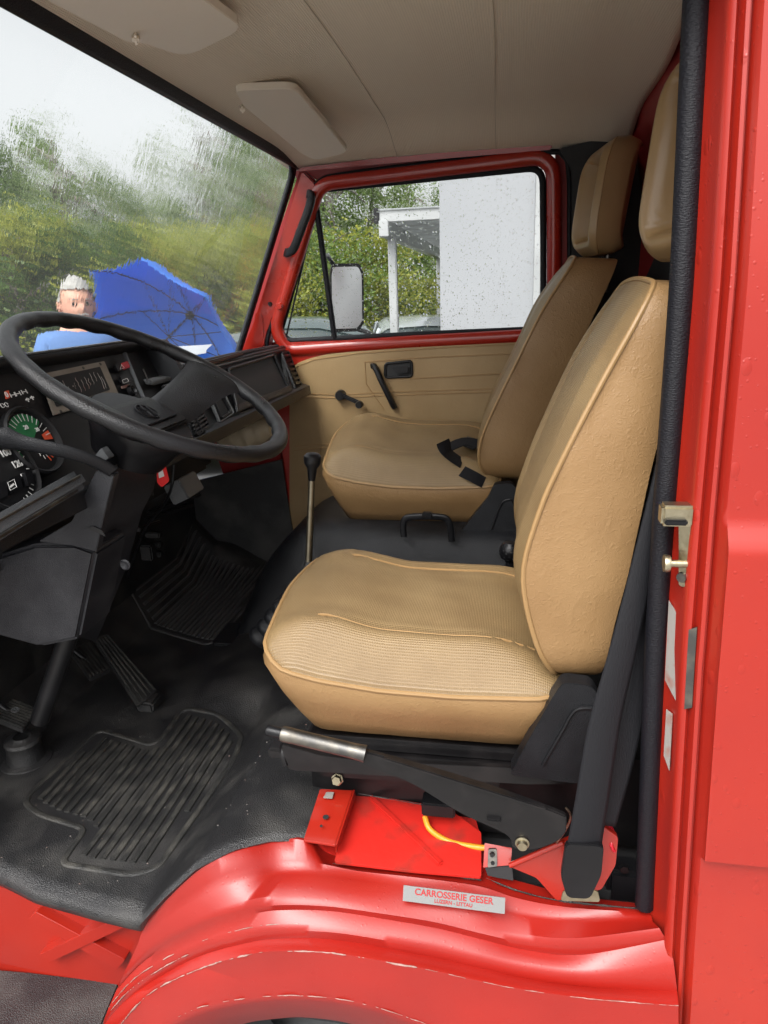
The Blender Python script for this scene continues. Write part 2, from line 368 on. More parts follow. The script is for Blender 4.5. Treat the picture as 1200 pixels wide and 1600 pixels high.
def add_plate(bm, poly, thick, bevel=0, seg=2):
    """poly: 3D points, thick: vector"""
    b2 = bmesh.new(); vs = [b2.verts.new(V(p)) for p in poly]; f = b2.faces.new(vs)
    ex = bmesh.ops.extrude_face_region(b2, geom=[f]); vv = [g for g in ex['geom'] if isinstance(g, bmesh.types.BMVert)]
    bmesh.ops.translate(b2, verts=vv, vec=V(thick))
    bmesh.ops.recalc_face_normals(b2, faces=b2.faces)
    if bevel:
        bmesh.ops.bevel(b2, geom=list(b2.edges), offset=bevel, segments=seg, affect='EDGES', clamp_overlap=True)
    tmp = bpy.data.meshes.new('t'); b2.to_mesh(tmp); b2.free(); bm.from_mesh(tmp); bpy.data.meshes.remove(tmp)
def plate(name, poly, thick, m, parent=None, bevel=0, seg=2, angle=35):
    bm = bm_new(); add_plate(bm, poly, thick, bevel, seg); return finish(name, bm, m, parent, angle=angle, recalc=False)
def add_box(bm, c, s, rot=None, bevel=0, seg=2):
    b2 = bmesh.new(); bmesh.ops.create_cube(b2, size=1)
    bmesh.ops.scale(b2, vec=V(s), verts=b2.verts)
    if bevel: bmesh.ops.bevel(b2, geom=list(b2.edges), offset=bevel, segments=seg, affect='EDGES', clamp_overlap=True)
    if rot is not None: bmesh.ops.transform(b2, matrix=rot.to_4x4(), verts=b2.verts)
    bmesh.ops.translate(b2, vec=V(c), verts=b2.verts)
    tmp = bpy.data.meshes.new('t'); b2.to_mesh(tmp); b2.free(); bm.from_mesh(tmp); bpy.data.meshes.remove(tmp)
def box(name, c, s, m, parent=None, rot=None, bevel=0, seg=2):
    bm = bm_new(); add_box(bm, c, s, rot, bevel, seg); return finish(name, bm, m, parent, recalc=False)
def add_bar(bm, p, q, w, h, bevel=0, up=(0, 0, 1)):
    p, q = V(p), V(q); x = (q - p).normalized(); y = V(up).cross(x).normalized(); z = x.cross(y)
    add_box(bm, (p + q) / 2, ((q - p).length, w, h), Matrix((x, y, z)).transposed(), bevel)
def bar(name, p, q, w, h, m, parent=None, bevel=0, up=(0, 0, 1)):
    bm = bm_new(); add_bar(bm, p, q, w, h, bevel, up); return finish(name, bm, m, parent, recalc=False)
def add_lathe(bm, prof, o, ax, seg=24):
    o, ax = V(o), V(ax).normalized(); u = ax.orthogonal().normalized(); v = ax.cross(u); rings = []
    for r, h in prof:
        if r < 1e-5: rings.append([bm.verts.new(o + ax * h)])
        else: rings.append([bm.verts.new(o + ax * h + (u * math.cos(2 * math.pi * k / seg) + v * math.sin(2 * math.pi * k / seg)) * r) for k in range(seg)])
    for a, b in zip(rings, rings[1:]):
        for k in range(seg):
            k2 = (k + 1) % seg
            if len(a) == 1 and len(b) == 1: continue
            if len(a) == 1: bm.faces.new((a[0], b[k], b[k2]))
            elif len(b) == 1: bm.faces.new((a[k], a[k2], b[0]))
            else: bm.faces.new((a[k], a[k2], b[k2], b[k]))
def lathe(name, prof, o, ax, m, parent=None, seg=24):
    bm = bm_new(); add_lathe(bm, prof, o, ax, seg); return finish(name, bm, m, parent)
def add_grid(bm, rows, closed_u=False, uv=None):
    vs = [[bm.verts.new(V(p)) for p in r] for r in rows]; n = len(rows[0])
    for i in range(len(rows) - 1):
        for k in range(n if closed_u else n - 1):
            bm.faces.new((vs[i][k], vs[i][(k + 1) % n], vs[i + 1][(k + 1) % n], vs[i + 1][k]))
    return vs
def grid(name, rows, m, parent=None, thick=None, closed_u=False, angle=60, uvf=None, recalc=True):
    bm = bm_new(); vs = add_grid(bm, rows, closed_u)
    if uvf:
        ul = bm.loops.layers.uv.new('UVMap')
        for f in bm.faces:
            for l in f.loops: l[ul].uv = uvf(l.vert.co)
    o = finish(name, bm, m, parent, angle=angle, recalc=recalc)
    if thick:
        s = o.modifiers.new('solid', 'SOLIDIFY'); s.thickness = thick; s.offset = -1
    return o
def resample(pts, n):
    pts = [V(p) for p in pts]; d = [0]
    for a, b in zip(pts, pts[1:]): d.append(d[-1] + (b - a).length)
    out = []; j = 0
    for i in range(n):
        t = d[-1] * i / (n - 1)
        while j < len(d) - 2 and d[j + 1] < t: j += 1
        s = (t - d[j]) / max(1e-9, d[j + 1] - d[j]); out.append(pts[j].lerp(pts[j + 1], min(1, s)))
    return out
def add_text(bm, s, o, ux, uy, size, depth=.0006, align='CENTER'):
    cu = bpy.data.curves.new('txt', 'FONT'); cu.body = s; cu.size = size; cu.extrude = depth; cu.offset = size * .018; cu.align_x = align; cu.align_y = 'CENTER'
    ob = bpy.data.objects.new('txt', cu); C.objects.link(ob); dg = bpy.context.evaluated_depsgraph_get()
    me = bpy.data.meshes.new_from_object(ob.evaluated_get(dg)); bpy.data.objects.remove(ob); bpy.data.curves.remove(cu)
    ux, uy = V(ux).normalized(), V(uy).normalized(); n = ux.cross(uy)
    me.transform(Matrix.Translation(V(o)) @ Matrix((ux, uy, n)).transposed().to_4x4()); bm.from_mesh(me); bpy.data.meshes.remove(me)
def interp(tab, x):
    if x <= tab[0][0]: return tab[0][1]
    for (a, va), (b, vb) in zip(tab, tab[1:]):
        if x <= b: return va + (vb - va) * (x - a) / (b - a)
    return tab[-1][1]
def sstep(a, b, x):
    t = max(0, min(1, (x - a) / (b - a))); return t * t * (3 - 2 * t)

# ================================================================== GROUND
GZ = -0.15
def struct(o): o['kind'] = 'structure'; return o
struct(grid('ground', [[(-400, -400, GZ), (400, -400, GZ)], [(-400, 600, GZ), (400, 600, GZ)]], 'asphalt'))
struct(grid('bounce_pavement', [[(-5, -9, GZ + .004), (6, -9, GZ + .004)], [(-5, -.35, GZ + .004), (6, -.35, GZ + .004)]], 'bounce_pale'))  # unseen pale slab added to bounce light into the cab
bm = bm_new(); add_box(bm, (-8, 26.5, GZ + .06), (60, 34, .12)); struct(finish('grass_verge', bm, 'grass'))

# ================================================================== VAN
van = empty('van', (-.4, .85, GZ), 'red delivery van seen through its open driver door, tan seats and black floor inside', 'van')
YN = V((0, 1, 0))

# ---- roof and headliner (one swept shell over the cab)
HX = (-.79, .345)
def liner_z(x, y):
    z = 2.0
    fx = sstep(-.45, -.79, x)
    z -= .075 * sstep(1.28, 1.66, y) ** 1.3 * (1 - .75 * fx)
    z -= .055 * fx
    z -= .012 * sstep(.20, .36, x)
    return z
rows = []
xs = [-.79 + (.345 + .79) * i / 60 for i in range(61)]
for j in range(48):
    y = -.02 + (1.665 + .02) * j / 47; rows.append([(x + (.05 * sstep(1.1, .3, y) * sstep(.1, .34, x) * -1), y, liner_z(x, y) - .004 * math.exp(-((x + .39) / .006) ** 2) * 0) for x in xs])
headliner = grid('headliner', rows, 'headliner', van, thick=-.006, uvf=lambda c: (c.x, c.y))
bm = bm_new()
for sx in (-.385, -.06):
    pth = [V((sx + .01 * math.sin(y * 3), y, liner_z(sx, y) - .0015)) for y in [.0 + 1.66 * k / 40 for k in range(41)]]
    add_tube(bm, pth, .0007, 6)
finish('seam', bm, 'beige', headliner)
# outer roof skin
rows = []
for j in range(20):
    y = -.06 + 1.84 * j / 19
    rows.append([(-.80 + 2.84 * i / 29, y, 2.075 - .12 * sstep(1.62, 1.78, y) - .10 * sstep(.20, -.06, y) - .05 * sstep(-.6, -.80, -.80 + 2.84 * i / 29)) for i in range(30)])
grid('roof', rows, 'red', van, thick=.012)

# ---- sun visors
def visor(pts, n, c, rr):
    n = V(n).normalized(); P = [AP(x, y, V(c), n) for x, y in pts]
    P = roundpoly(P, rr, 5)
    t = V((0, 0, .016)); return plate('sun_visor', P, t, 'visor', van, bevel=.006, seg=3)
v1 = visor([(366, 141), (462, 138), (546, 238), (492, 251), (470, 240), (382, 168)], (-.13, .11, 1), (-.60, 1.0, 1.935), [.02, .03, .04, .03, .015, .02])
v1['label'] = 'passenger sun visor, whole in view'
v2 = visor([(60, -6), (150, -60), (300, -14), (375, 40), (368, 52), (290, 90), (225, 68), (200, 67)], (-.13, .02, 1), (-.60, .45, 1.945), [.02, .03, .03, .02, .02, .04, .02, .02])
v2['label'] = 'driver sun visor cut off by the top of the photo'
for vv, q in ((v1, (379, 173)), (v2, (212, 64))):
    p = A(*q, Z=1.925); bar('pivot_clip', p, p + V((-.008, .02, .014)), .012, .014, 'visor', vv, .004)

# ---- windscreen: plane through the far pillar, running across the van
W_top, W_bot = A(460, 262, Y=1.6), A(372, 545, Y=1.6)
WT, WB = V((W_top.x, 0, W_top.z)), V((W_bot.x, 0, W_bot.z))
wd = (WB - WT).normalized()
WN = V((wd.z, 0, -wd.x)) if V((wd.z, 0, -wd.x)).x > 0 else V((-wd.z, 0, wd.x))
WBL = WB + wd * .12
def wp(y, t): return V((0, y, 0)) + WT.lerp(WBL, t)
outer = roundpoly([wp(.02, -.02), wp(1.60, -.02), wp(1.615, 1.0), wp(.0, 1.0)], [.08, .07, .04, .06], 6)
ws = plate('windscreen', outer, WN * -.001, 'glass_rain', van)
# a single pane: keep only the front face
bm = bm_new(); bm.faces.new([bm.verts.new(p) for p in outer]); me = bpy.data.meshes.new('windscreen'); bm.to_mesh(me); bm.free(); me.materials.append(M['glass_rain']); ws.data = me
sweep('seal', outer, rprof(.034, .022, .45), WN, 'seal', ws)
# header above the screen
rows = [[WT + V((-.05, y, .10)), WT + V((.005, y, .03)), WT + V((.012, y, .012)), WT + V((.010, y, -.006))] for y in [-.06 + 1.70 * k / 20 for k in range(21)]]
grid('header_panel', rows, 'black_smooth', van, thick=.004)
# near side windscreen pillar and door post (outside the picture, needed from other positions)
bm = bm_new(); add_bar(bm, V((0, -.04, 0)) + WT + V((.03, 0, .04)), V((0, -.06, 0)) + WB + V((.02, 0, 0)), .07, .07, .02, up=(0, 1, 0))
add_bar(bm, V((0, -.06, 0)) + WB + V((.0, 0, .02)), V((-1.22, -.05, .45)), .08, .09, .02, up=(0, 1, 0))
add_bar(bm, V((-.86, -.045, 1.985)), V((.25, -.03, 1.93)), .07, .07, .02, up=(0, 1, 0))
finish('near_door_frame', bm, 'red', van, recalc=False)
# nose panel below the screen
rows = []
for k in range(13):
    y = -.08 + 1.84 * k / 12
    rows.append([WBL + V((.02, y, .03)), WBL + V((-.02, y, -.0)), V((-1.27, y, 1.05)), V((-1.42, y, .75)), V((-1.45, y, .30)), V((-1.40, y, .05))])
grid('nose_panel', rows, 'red_wet', van, thick=.01)

# ---- far side wall: pillar, door frame, roof rail
def side_y(z): return 1.70 - .16 * max(0, z - 1.32)
def S(px, py, off=0.0):                                  # point on the leaning inner side wall
    n = V((0, 1, .16)).normalized(); P = V((0, 1.70 - off, 1.32))
    p = AP(px, py, P, n)
    return p if p.z > 1.32 else A(px, py, Y=1.70 - off)
SN = V((0, -1, -.16)).normalized()                       # towards the cab
# backing: a far side panel with the window left open, built as strips
bm = bm_new()
add_plate(bm, [S(300, 600, -.03), S(372, 545, -.03), S(470, 262, -.03), S(495, 285, -.03), S(420, 535, -.03), S(430, 620, -.03), S(450, 830, -.03), S(380, 830, -.03)], V((0, .05, 0)))
add_plate(bm, [S(470, 262, -.03), S(470, 235, -.03), S(1000, 180, -.03), S(1010, 235, -.03), S(870, 237, -.03), S(500, 285, -.03)], V((0, .05, 0)))
add_plate(bm, [S(868, 237, -.03), S(1060, 215, -.03), S(1060, 900, -.03), S(868, 900, -.03)], V((0, .05, 0)))
add_plate(bm, [S(425, 535, -.05), S(870, 516, -.05), S(870, 900, -.05), S(440, 900, -.05)], V((0, .05, 0)))
finish('side_wall', bm, 'red_dark', van, recalc=False)
# windscreen pillar: raised red face
plate('windscreen_pillar', roundpoly([S(474, 268, .005), S(494, 288, .005), S(470, 375, .005), S(418, 520, .005), S(412, 548, .005), S(380, 548, .005), S(398, 505, .005)], .008, 3), SN * .018, 'red', van, bevel=.006)
bm = bm_new(); add_plate(bm, roundpoly([S(392, 540, .024), S(414, 540, .024), S(410, 490, .024), S(400, 487, .024)], .012), SN * .003, .001)
finish('pillar_pressing', bm, 'red', van)
lathe('plug', [(0, .006), (.006, .006), (.009, 0)], S(422, 475, .024), SN, 'black_smooth', van, 16)
lathe('hinge_plug', [(0, .012), (.010, .011), (.014, .004), (.014, 0)], S(437, 478, .03), SN, 'red', van, 20)
# rail above the door
plate('roof_rail', [S(466, 268, .006), S(600, 256, .006), S(752, 243, .006), S(862, 234, .006), S(862, 222, .006), S(760, 226, .006), S(600, 246, .006), S(470, 262, .006)], SN * .02, 'red', van, bevel=.005)
# door opening weatherstrip
tube('door_seal', smoothpath([S(418, 545, .012), S(420, 520, .012), S(452, 420, .012), S(484, 312, .012), S(500, 283, .012), S(540, 272, .012), S(700, 252, .012), S(850, 238, .012), S(880, 243, .012), S(889, 275, .012), S(890, 400, .012), S(892, 600, .012)], 6), .0085, 'seal', van, 10)

# ---- passenger door
door = plate('passenger_door', [S(438, 535, .0), S(800, 522, .0), S(885, 520, .0), S(885, 870, .0), S(462, 870, .0), S(442, 700, .0), S(425, 560, .0)], V((0, -.014, 0)), 'red', van, bevel=.004)
door['label'] = 'closed passenger door, red with tan lining'
# window surround, swept
wpath = [S(432, 512, .012), S(470, 390, .012), S(500, 290, .012), S(862, 246, .012), S(863, 380, .012), S(863, 520, .012), S(640, 532, .012), S(448, 546, .012)]
wo = roundpoly(wpath, [.05, .02, .05, .07, .02, .03, .02, .05], 7)
sweep('window_frame', wo, [(-.030, -.012), (-.030, .004), (-.022, .014), (-.006, .017), (.008, .014), (.015, .006), (.018, .0), (.018, -.012)], SN, 'red', door)
# glass line
gpath = [S(438, 519), S(470, 405), S(503, 296), S(848, 261), S(849, 380), S(849, 514), S(640, 523), S(452, 533)]
go = roundpoly(gpath, [.03, .01, .02, .05, .01, .02, .01, .03], 6)
sw = sweep('window_seal', go, rprof(.022, .020, .45), SN, 'seal', door)
bm = bm_new(); bm.faces.new([bm.verts.new(p - SN * .004) for p in go]); g = finish('window_glass', bm, 'glass_drops', door)
# quarter light bar
bm = bm_new(); add_bar(bm, S(492, 305, .006), S(523, 530, .006), .020, .018, .006, up=SN); finish('quarter_light_bar', bm, 'seal', door, recalc=False)
bm = bm_new(); add_bar(bm, S(499, 300, -.006), S(447, 528, -.006), .006, .01, .002, up=SN); finish('quarter_light_frame', bm, 'black_smooth', door, recalc=False)
# tan trim panel with its pressed lines
def T(px, py, off=.022): return A(px, py, Y=1.70 - off)
tp = smoothpath([T(452, 578), T(468, 566), T(500, 556), T(560, 547), T(700, 538), T(880, 529)], 5) + [T(885, 860), T(462, 860), T(452, 800)]
trim = plate('trim_panel', tp, V((0, .016, 0)), 'trim', door, bevel=.003)
bm = bm_new()
def groove(pts, r=.0022): add_tube(bm, [T(x, y, .0225) for x, y in pts], r, 6)
groove([(462, 574), (490, 562), (560, 552), (700, 543), (880, 534)])
groove([(478, 615), (530, 617), (600, 613), (700, 610), (800, 607)]); groove([(478, 621), (530, 622), (600, 618), (700, 615), (800, 612)])
groove([(460, 698), (560, 690), (700, 682)]); groove([(460, 704), (560, 696), (700, 688)])
groove([(570, 566), (640, 560), (800, 553)]); groove([(570, 566), (572, 600), (600, 640)])
groove([(640, 592), (800, 583)]); groove([(500, 700), (498, 745), (560, 750)])
finish('pressed_line', bm, 'piping', trim)
# pull strap handle
bm = bm_new()
pts = smoothpath([T(580, 572, .03), T(586, 574, .045), T(597, 598, .058), T(608, 620, .05), T(617, 638, .03)], 5)
add_sweep(bm, pts, rprof(.020, .030, .45), (0, -1, .0), closed=False); finish('pull_handle', bm, 'black', door)
# inner latch handle: dished cup with lever
cx = T(622, 577)
bm = bm_new(); add_sweep(bm, roundpoly([T(602, 568), T(643, 564), T(644, 588), T(602, 590)], .012), rprof(.010, .014, .4), (0, -1, 0)); latch = finish('latch_handle', bm, 'black_smooth', door)
plate('cup', roundpoly([T(604, 569, .023), T(641, 566, .023), T(642, 587, .023), T(604, 589, .023)], .01), V((0, .004, 0)), 'black_matt', latch)
plate('lever', roundpoly([T(612, 574, .03), T(638, 572, .03), T(638, 582, .03), T(620, 584, .03)], .006), V((0, -.008, 0)), 'black_smooth', latch, bevel=.003)
# window crank
cr = lathe('window_crank', [(0, .03), (.016, .03), (.019, .024), (.021, .0)], T(533, 617, .022), (0, -1, 0), 'black_smooth', door, 24)
bm = bm_new(); add_bar(bm, T(533, 617, .05), T(562, 630, .054), .016, .010, .004, up=(0, -1, 0)); finish('arm', bm, 'black_smooth', cr, recalc=False)
lathe('knob', [(0, .035), (.011, .035), (.014, .03), (.014, .008), (.010, 0)], T(563, 631, .052), (0, -1, 0), 'black_smooth', cr, 20)

# grab handle on the windscreen pillar
pts = smoothpath([S(480, 303, .03), S(486, 306, .055), S(483, 325, .075), S(470, 360, .08), S(459, 388, .07), S(450, 395, .055), S(445, 394, .03)], 5)
bm = bm_new(); add_sweep(bm, pts, rprof(.030, .022, .45), (0, -1, 0), closed=False); gh = finish('grab_handle', bm, 'black', van)

# black trim on the rear side post, rear wall
plate('rear_post_trim', roundpoly([S(872, 232, .02), S(990, 205, .02), S(1004, 330, .02), S(1012, 440, .02), S(1020, 760, .02), S(893, 640, .02), S(893, 262, .02)], [.02, .01, .01, .01, .01, .01, .05], 5), SN * .015, 'black_matt', van, bevel=.005)
bm = bm_new()
rows = []
for j in range(24):
    y = .02 + 1.66 * j / 23
    row = []
    for i in range(20):
        z = .45 + (2.03 - .45) * i / 19
        row.append((.44 - .09 * sstep(1.8, 2.0, z) - .03 * sstep(1.5, 1.66, y) + .004 * math.sin(y * 22) * (z < 1.8), y, z))
    rows.append(row)
grid('rear_wall', rows, 'red_dark', van, thick=.01)
plate('rear_wall_lining', [(.418, .05, .40), (.418, 1.60, .40), (.418, 1.60, 1.5), (.418, 1.32, 1.62), (.418, .05, 1.30)], V((.008, 0, 0)), 'black_matt', van)
sys_floor = box('rear_floor', (.08, .90, .38), (.72, 1.56, .06), 'black_matt', van)

# ================================================================== FLOOR
EDGE = [A(x, y, Y=Y) for x, y, Y in [(232, 1425, -.055), (262, 1392, -.04), (315, 1344, -.01), (370, 1316, .03), (425, 1302, .07), (480, 1302, .09)]]
EDGE_Z = [(-.72, .40)] + [(p.x, p.z) for p in EDGE]; EDGE_Y = [(-1.5, .03), (-1.0, .0), (-.90, -.030), (-.76, -.050)] + [(p.x, p.y - .006) for p in EDGE]
def floor_z(x, y):
    z = .42
    ez = max(.42, interp(EDGE_Z, x) + .006); k = sstep(.75, .45, y)
    z = .42 * (1 - k) + ez * k
    z += max(0, -1.22 - x) * 1.1
    m = sstep(.52, .70, y) * sstep(1.22, 1.10, y)
    z += .05 * m * sstep(-1.0, -.78, x) + .09 * sstep(.52, .7, y) * sstep(-.67, -.4, x)
    z += .10 * sstep(1.50, 1.66, y) * sstep(-.95, -1.2, x)
    z += .0015 * noise.noise(V((x * 9, y * 9, 0)))
    return z
def floor_ymin(x): return interp(EDGE_Y, x)
rows = []
for i in range(90):
    x = -1.50 + (1.50 - .335) * i / 89
    y0 = floor_ymin(x); row = []
    # rolled edge that hangs over the sill
    for dz, dy in ((-.040, .004), (-.032, -.008), (-.018, -.012), (-.006, -.007)):
        row.append((x, y0 + dy, floor_z(x, y0) + dz * (1 if x < -.66 else .3)))
    for j in range(80): y = y0 + (1.69 - y0) * (j / 79); row.append((x, y, floor_z(x, y)))
    rows.append(row)
floor = grid('floor_covering', rows, 'rubber', van, thick=.004)

# floor mats: raised rim and ribs
def FM(px, py, z=.42): return A(px, py, Z=z)
def inside(p, poly):
    c = False; n = len(poly)
    for i in range(n):
        a, b = poly[i], poly[i - 1]
        if (a.y > p[1]) != (b.y > p[1]) and p[0] < (b.x - a.x) * (p[1] - a.y) / (b.y - a.y) + a.x: c = not c
    return c
def mat_obj(pix, rr, n_rib, label, mt, rimw=.014):
    P = [FM(*q) for q in pix]; rim = roundpoly(P, rr, 5)
    rim = [V((p.x, p.y, floor_z(p.x, p.y) + .003)) for p in rim]
    bm = bm_new(); add_sweep(bm, rim, rprof(rimw, .009, .4), (0, 0, 1))
    # second, inner rim
    cx = sum((p.x for p in rim)) / len(rim); cy = sum((p.y for p in rim)) / len(rim)
    inner = []
    for i, p in enumerate(rim):
        t = frame_of(rim, i, True); s = t.cross(V((0, 0, 1))).normalized()
        q = p + s * .024
        if not inside((q.x, q.y), rim): q = p - s * .024
        inner.append(q)
    x0, x1 = min(p.x for p in inner), max(p.x for p in inner)
    for k in range(n_rib):
        x = x0 + (x1 - x0) * (k + .5) / n_rib; run = None; w = (x1 - x0) / n_rib * .62
        ys = [min(p.y for p in rim) + k2 * .004 for k2 in range(int((max(p.y for p in rim) - min(p.y for p in rim)) / .004) + 2)]
        for y in ys:
            ins = inside((x, y), inner)
            if ins and run is None: run = y
            if (not ins) and run is not None:
                if y - run > .02:
                    pa = V((x, run, floor_z(x, run) + .003)); pb = V((x, y - .004, floor_z(x, y) + .003)); m_ = 4
                    pts = [pa.lerp(pb, q / m_) for q in range(m_ + 1)]; pts = [V((p.x, p.y, floor_z(p.x, p.y) + .003)) for p in pts]
                    add_sweep(bm, pts, rprof(w, .011, .3, 2), (0, 0, 1), closed=False)
                run = None
    return tag(finish('floor_mat', bm, mt, van), label)
mat_obj([(36, 1254), (155, 1142), (235, 1166), (252, 1158), (286, 1112), (345, 1122), (379, 1152), (366, 1190), (247, 1360), (205, 1370), (96, 1352), (134, 1298), (60, 1275)],
        [.03, .03, .02, .02, .03, .03, .03, .03, .03, .03, .02, .02, .03], 17, 'dusty ribbed mat of the driver footwell', 'rubber_dusty')
mat_obj([(188, 957), (306, 860), (430, 872), (432, 890), (345, 1006), (326, 1010), (240, 985)], .03, 22, 'black ribbed mat of the passenger footwell', 'rubber_lit')
mat_obj([(325, 862), (372, 836), (440, 848), (432, 872)], .02, 12, 'small ribbed panel ahead of the passenger mat', 'rubber_lit', .01)

# grit trodden into the floor and the sill
bm = bm_new(); rnd = random.Random(11)
for k in range(170):
    x = rnd.uniform(-1.05, -.42); y = rnd.uniform(-.02, .62); r_ = rnd.choice([.0005, .0007, .0009, .0012]); z = floor_z(x, y) + .004
    if y < floor_ymin(x) + .01: continue
    b2 = bmesh.new(); bmesh.ops.create_icosphere(b2, subdivisions=1, radius=r_)
    for v in b2.verts: v.co = V((v.co.x * rnd.uniform(.8, 2.2), v.co.y * rnd.uniform(.8, 1.6), v.co.z * .6)) + V((x, y, z))
    tmp = bpy.data.meshes.new('t'); b2.to_mesh(tmp); b2.free(); bm.from_mesh(tmp); bpy.data.meshes.remove(tmp)
gr_ = finish('grit', bm, 'sticker', floor); gr_['kind'] = 'stuff'
# engine cover hump
def hump(x0, x1, y0, y1, z0, z1, name, m, parent, rx=.22, ry=.10, n=30):
    rows = []
    for i in range(n + 1):
        a = i / n; x = x0 + (x1 - x0) * a; row = []
        fx = 1 - (max(0, 1 - (x - x0) / rx)) ** 2.4
        for j in range(n + 1):
            b = j / n; s = 2 * b - 1; yy = (y0 + y1) / 2 + (y1 - y0) / 2 * s
            d = min(yy - y0, y1 - yy); fy = 1 - max(0, 1 - d / ry) ** 3
            row.append((x, yy, z0 + (z1 - z0) * max(0, min(fx, 1)) ** .8 * max(0, fy) ** .6))
        rows.append(row)
    return grid(name, rows, m, parent)
ec = hump(-.90, .30, .95, 1.66, .40, .80, 'engine_cover', 'black', van, rx=.34, ry=.20)
plate('base_rim', roundpoly([V((-.93, .90, .447)), V((.2, .90, .447)), V((.2, 1.05, .447)), V((-.93, 1.05, .447))], .02), V((0, 0, .012)), 'black', ec, bevel=.003)

# red step riser with pressed cross, and the step
def RZ(px, py, Y=.0): return A(px, py, Y=Y - .0)
ris = plate('step_riser', [RZ(-260, 1370), RZ(0, 1385), RZ(60, 1408), RZ(240, 1424), RZ(262, 1460), RZ(175, 1560), RZ(60, 1532), RZ(-260, 1500)], V((0, .02, 0)), 'red', van)
def cross_bar(pix, dy=0):
    return plate('pressed_cross', roundpoly([RZ(x, y, -.020 - dy) for x, y in pix], .004, 3), V((0, .024 + dy, 0)), 'red', ris, bevel=.008, seg=3)
cross_bar([(43, 1436), (56, 1425), (196, 1500), (182, 1516)])
cross_bar([(60, 1492), (205, 1425), (222, 1436), (78, 1504)], .003)
st_z = A(60, 1520, Y=.0).z
plate('step_tread', [A(-300, 1490, Z=st_z), A(60, 1519, Z=st_z), A(188, 1534, Z=st_z), A(160, 1600, Z=st_z), A(100, 1760, Z=st_z), A(-300, 1760, Z=st_z)], V((0, 0, -.03)), 'rubber', van, bevel=.004)

# ================================================================== SILL AND WHEEL ARCH
def curve(pts): return smoothpath([A(x, y, Y=Y) for x, y, Y in pts], 6)
K = []
K.append([(232, 1425, -.055), (262, 1392, -.04), (315, 1344, -.01), (370, 1316, .03), (425, 1302, .07), (480, 1302, .09), (520, 1336, .09), (640, 1348, .09), (750, 1362, .09), (830, 1382, .09), (900, 1400, .085), (1005, 1412, .08)])
K.append([(230, 1436, -.06), (266, 1396, -.05), (320, 1350, -.02), (375, 1324, .02), (425, 1314, .055), (478, 1314, .065), (520, 1351, .065), (640, 1364, .065), (752, 1378, .065), (820, 1396, .065), (890, 1408, .062), (1005, 1420, .06)])
K.append([(224, 1452, -.065), (270, 1414, -.055), (330, 1376, -.03), (385, 1354, .0), (430, 1346, .03), (485, 1347, .04), (560, 1361, .045), (640, 1370, .045), (745, 1384, .045), (810, 1404, .045), (890, 1418, .045), (1015, 1426, .045)])
K.append([(219, 1464, -.066), (268, 1424, -.056), (335, 1384, -.032), (392, 1366, -.004), (435, 1360, .022), (490, 1359, .032), (565, 1370, .037), (640, 1379, .037), (740, 1392, .037), (800, 1416, .037), (885, 1432, .037), (1018, 1432, .037)])
K.append([(216, 1474, -.069), (266, 1433, -.06), (335, 1393, -.038), (395, 1375, -.012), (438, 1368, .012), (492, 1367, .022), (565, 1376, .028), (640, 1387, .028), (738, 1400, .028), (796, 1426, .028), (885, 1441, .028), (1020, 1440, .028)])
K.append([(196, 1516, -.075), (250, 1466, -.068), (330, 1424, -.055), (400, 1404, -.04), (450, 1400, -.025), (520, 1404, -.015), (600, 1416, -.008), (680, 1430, -.005), (750, 1446, -.005), (820, 1460, -.005), (900, 1466, -.004), (1030, 1450, .0)])
K.append([(186, 1538, -.077), (238, 1487, -.071), (325, 1440, -.06), (400, 1419, -.047), (450, 1414, -.034), (520, 1417, -.024), (600, 1428, -.018), (680, 1441, -.014), (750, 1458, -.014), (820, 1473, -.012), (905, 1480, -.01), (1036, 1460, -.006)])
K.append([(182, 1547, -.075), (232, 1497, -.068), (322, 1449, -.056), (400, 1427, -.043), (450, 1422, -.030), (520, 1424, -.020), (600, 1436, -.014), (680, 1450, -.010), (750, 1467, -.010), (820, 1484, -.008), (910, 1492, -.006), (1042, 1468, -.004)])
K.append([(170, 1574, -.080), (216, 1524, -.076), (305, 1474, -.066), (390, 1449, -.056), (450, 1443, -.047), (520, 1446, -.040), (600, 1458, -.034), (680, 1472, -.030), (750, 1488, -.030), (830, 1504, -.028), (930, 1514, -.026), (1052, 1500, -.024)])
K.append([(163, 1592, -.082), (210, 1541, -.079), (300, 1488, -.071), (388, 1462, -.062), (450, 1455, -.054), (520, 1457, -.047), (600, 1469, -.041), (680, 1485, -.037), (750, 1500, -.037), (830, 1517, -.036), (930, 1529, -.034), (1056, 1530, -.032)])
K.append([(160, 1604, -.080), (205, 1556, -.076), (298, 1500, -.067), (388, 1473, -.058), (450, 1466, -.050), (520, 1468, -.043), (600, 1481, -.037), (680, 1496, -.034), (750, 1512, -.034), (830, 1530, -.033), (930, 1543, -.031), (1058, 1548, -.030)])
K.append([(180, 1600, -.088), (230, 1548, -.086), (306, 1511, -.080), (390, 1487, -.073), (450, 1481, -.068), (520, 1484, -.064), (600, 1497, -.060), (680, 1512, -.058), (750, 1528, -.057), (830, 1543, -.056), (930, 1556, -.055), (1060, 1566, -.054)])
K.append([(184, 1606, -.089), (233, 1553, -.088), (308, 1515, -.083), (390, 1491, -.077), (450, 1486, -.073), (520, 1489, -.069), (600, 1502, -.065), (680, 1517, -.063), (750, 1533, -.062), (830, 1548, -.061), (930, 1561, -.06), (1060, 1571, -.059)])
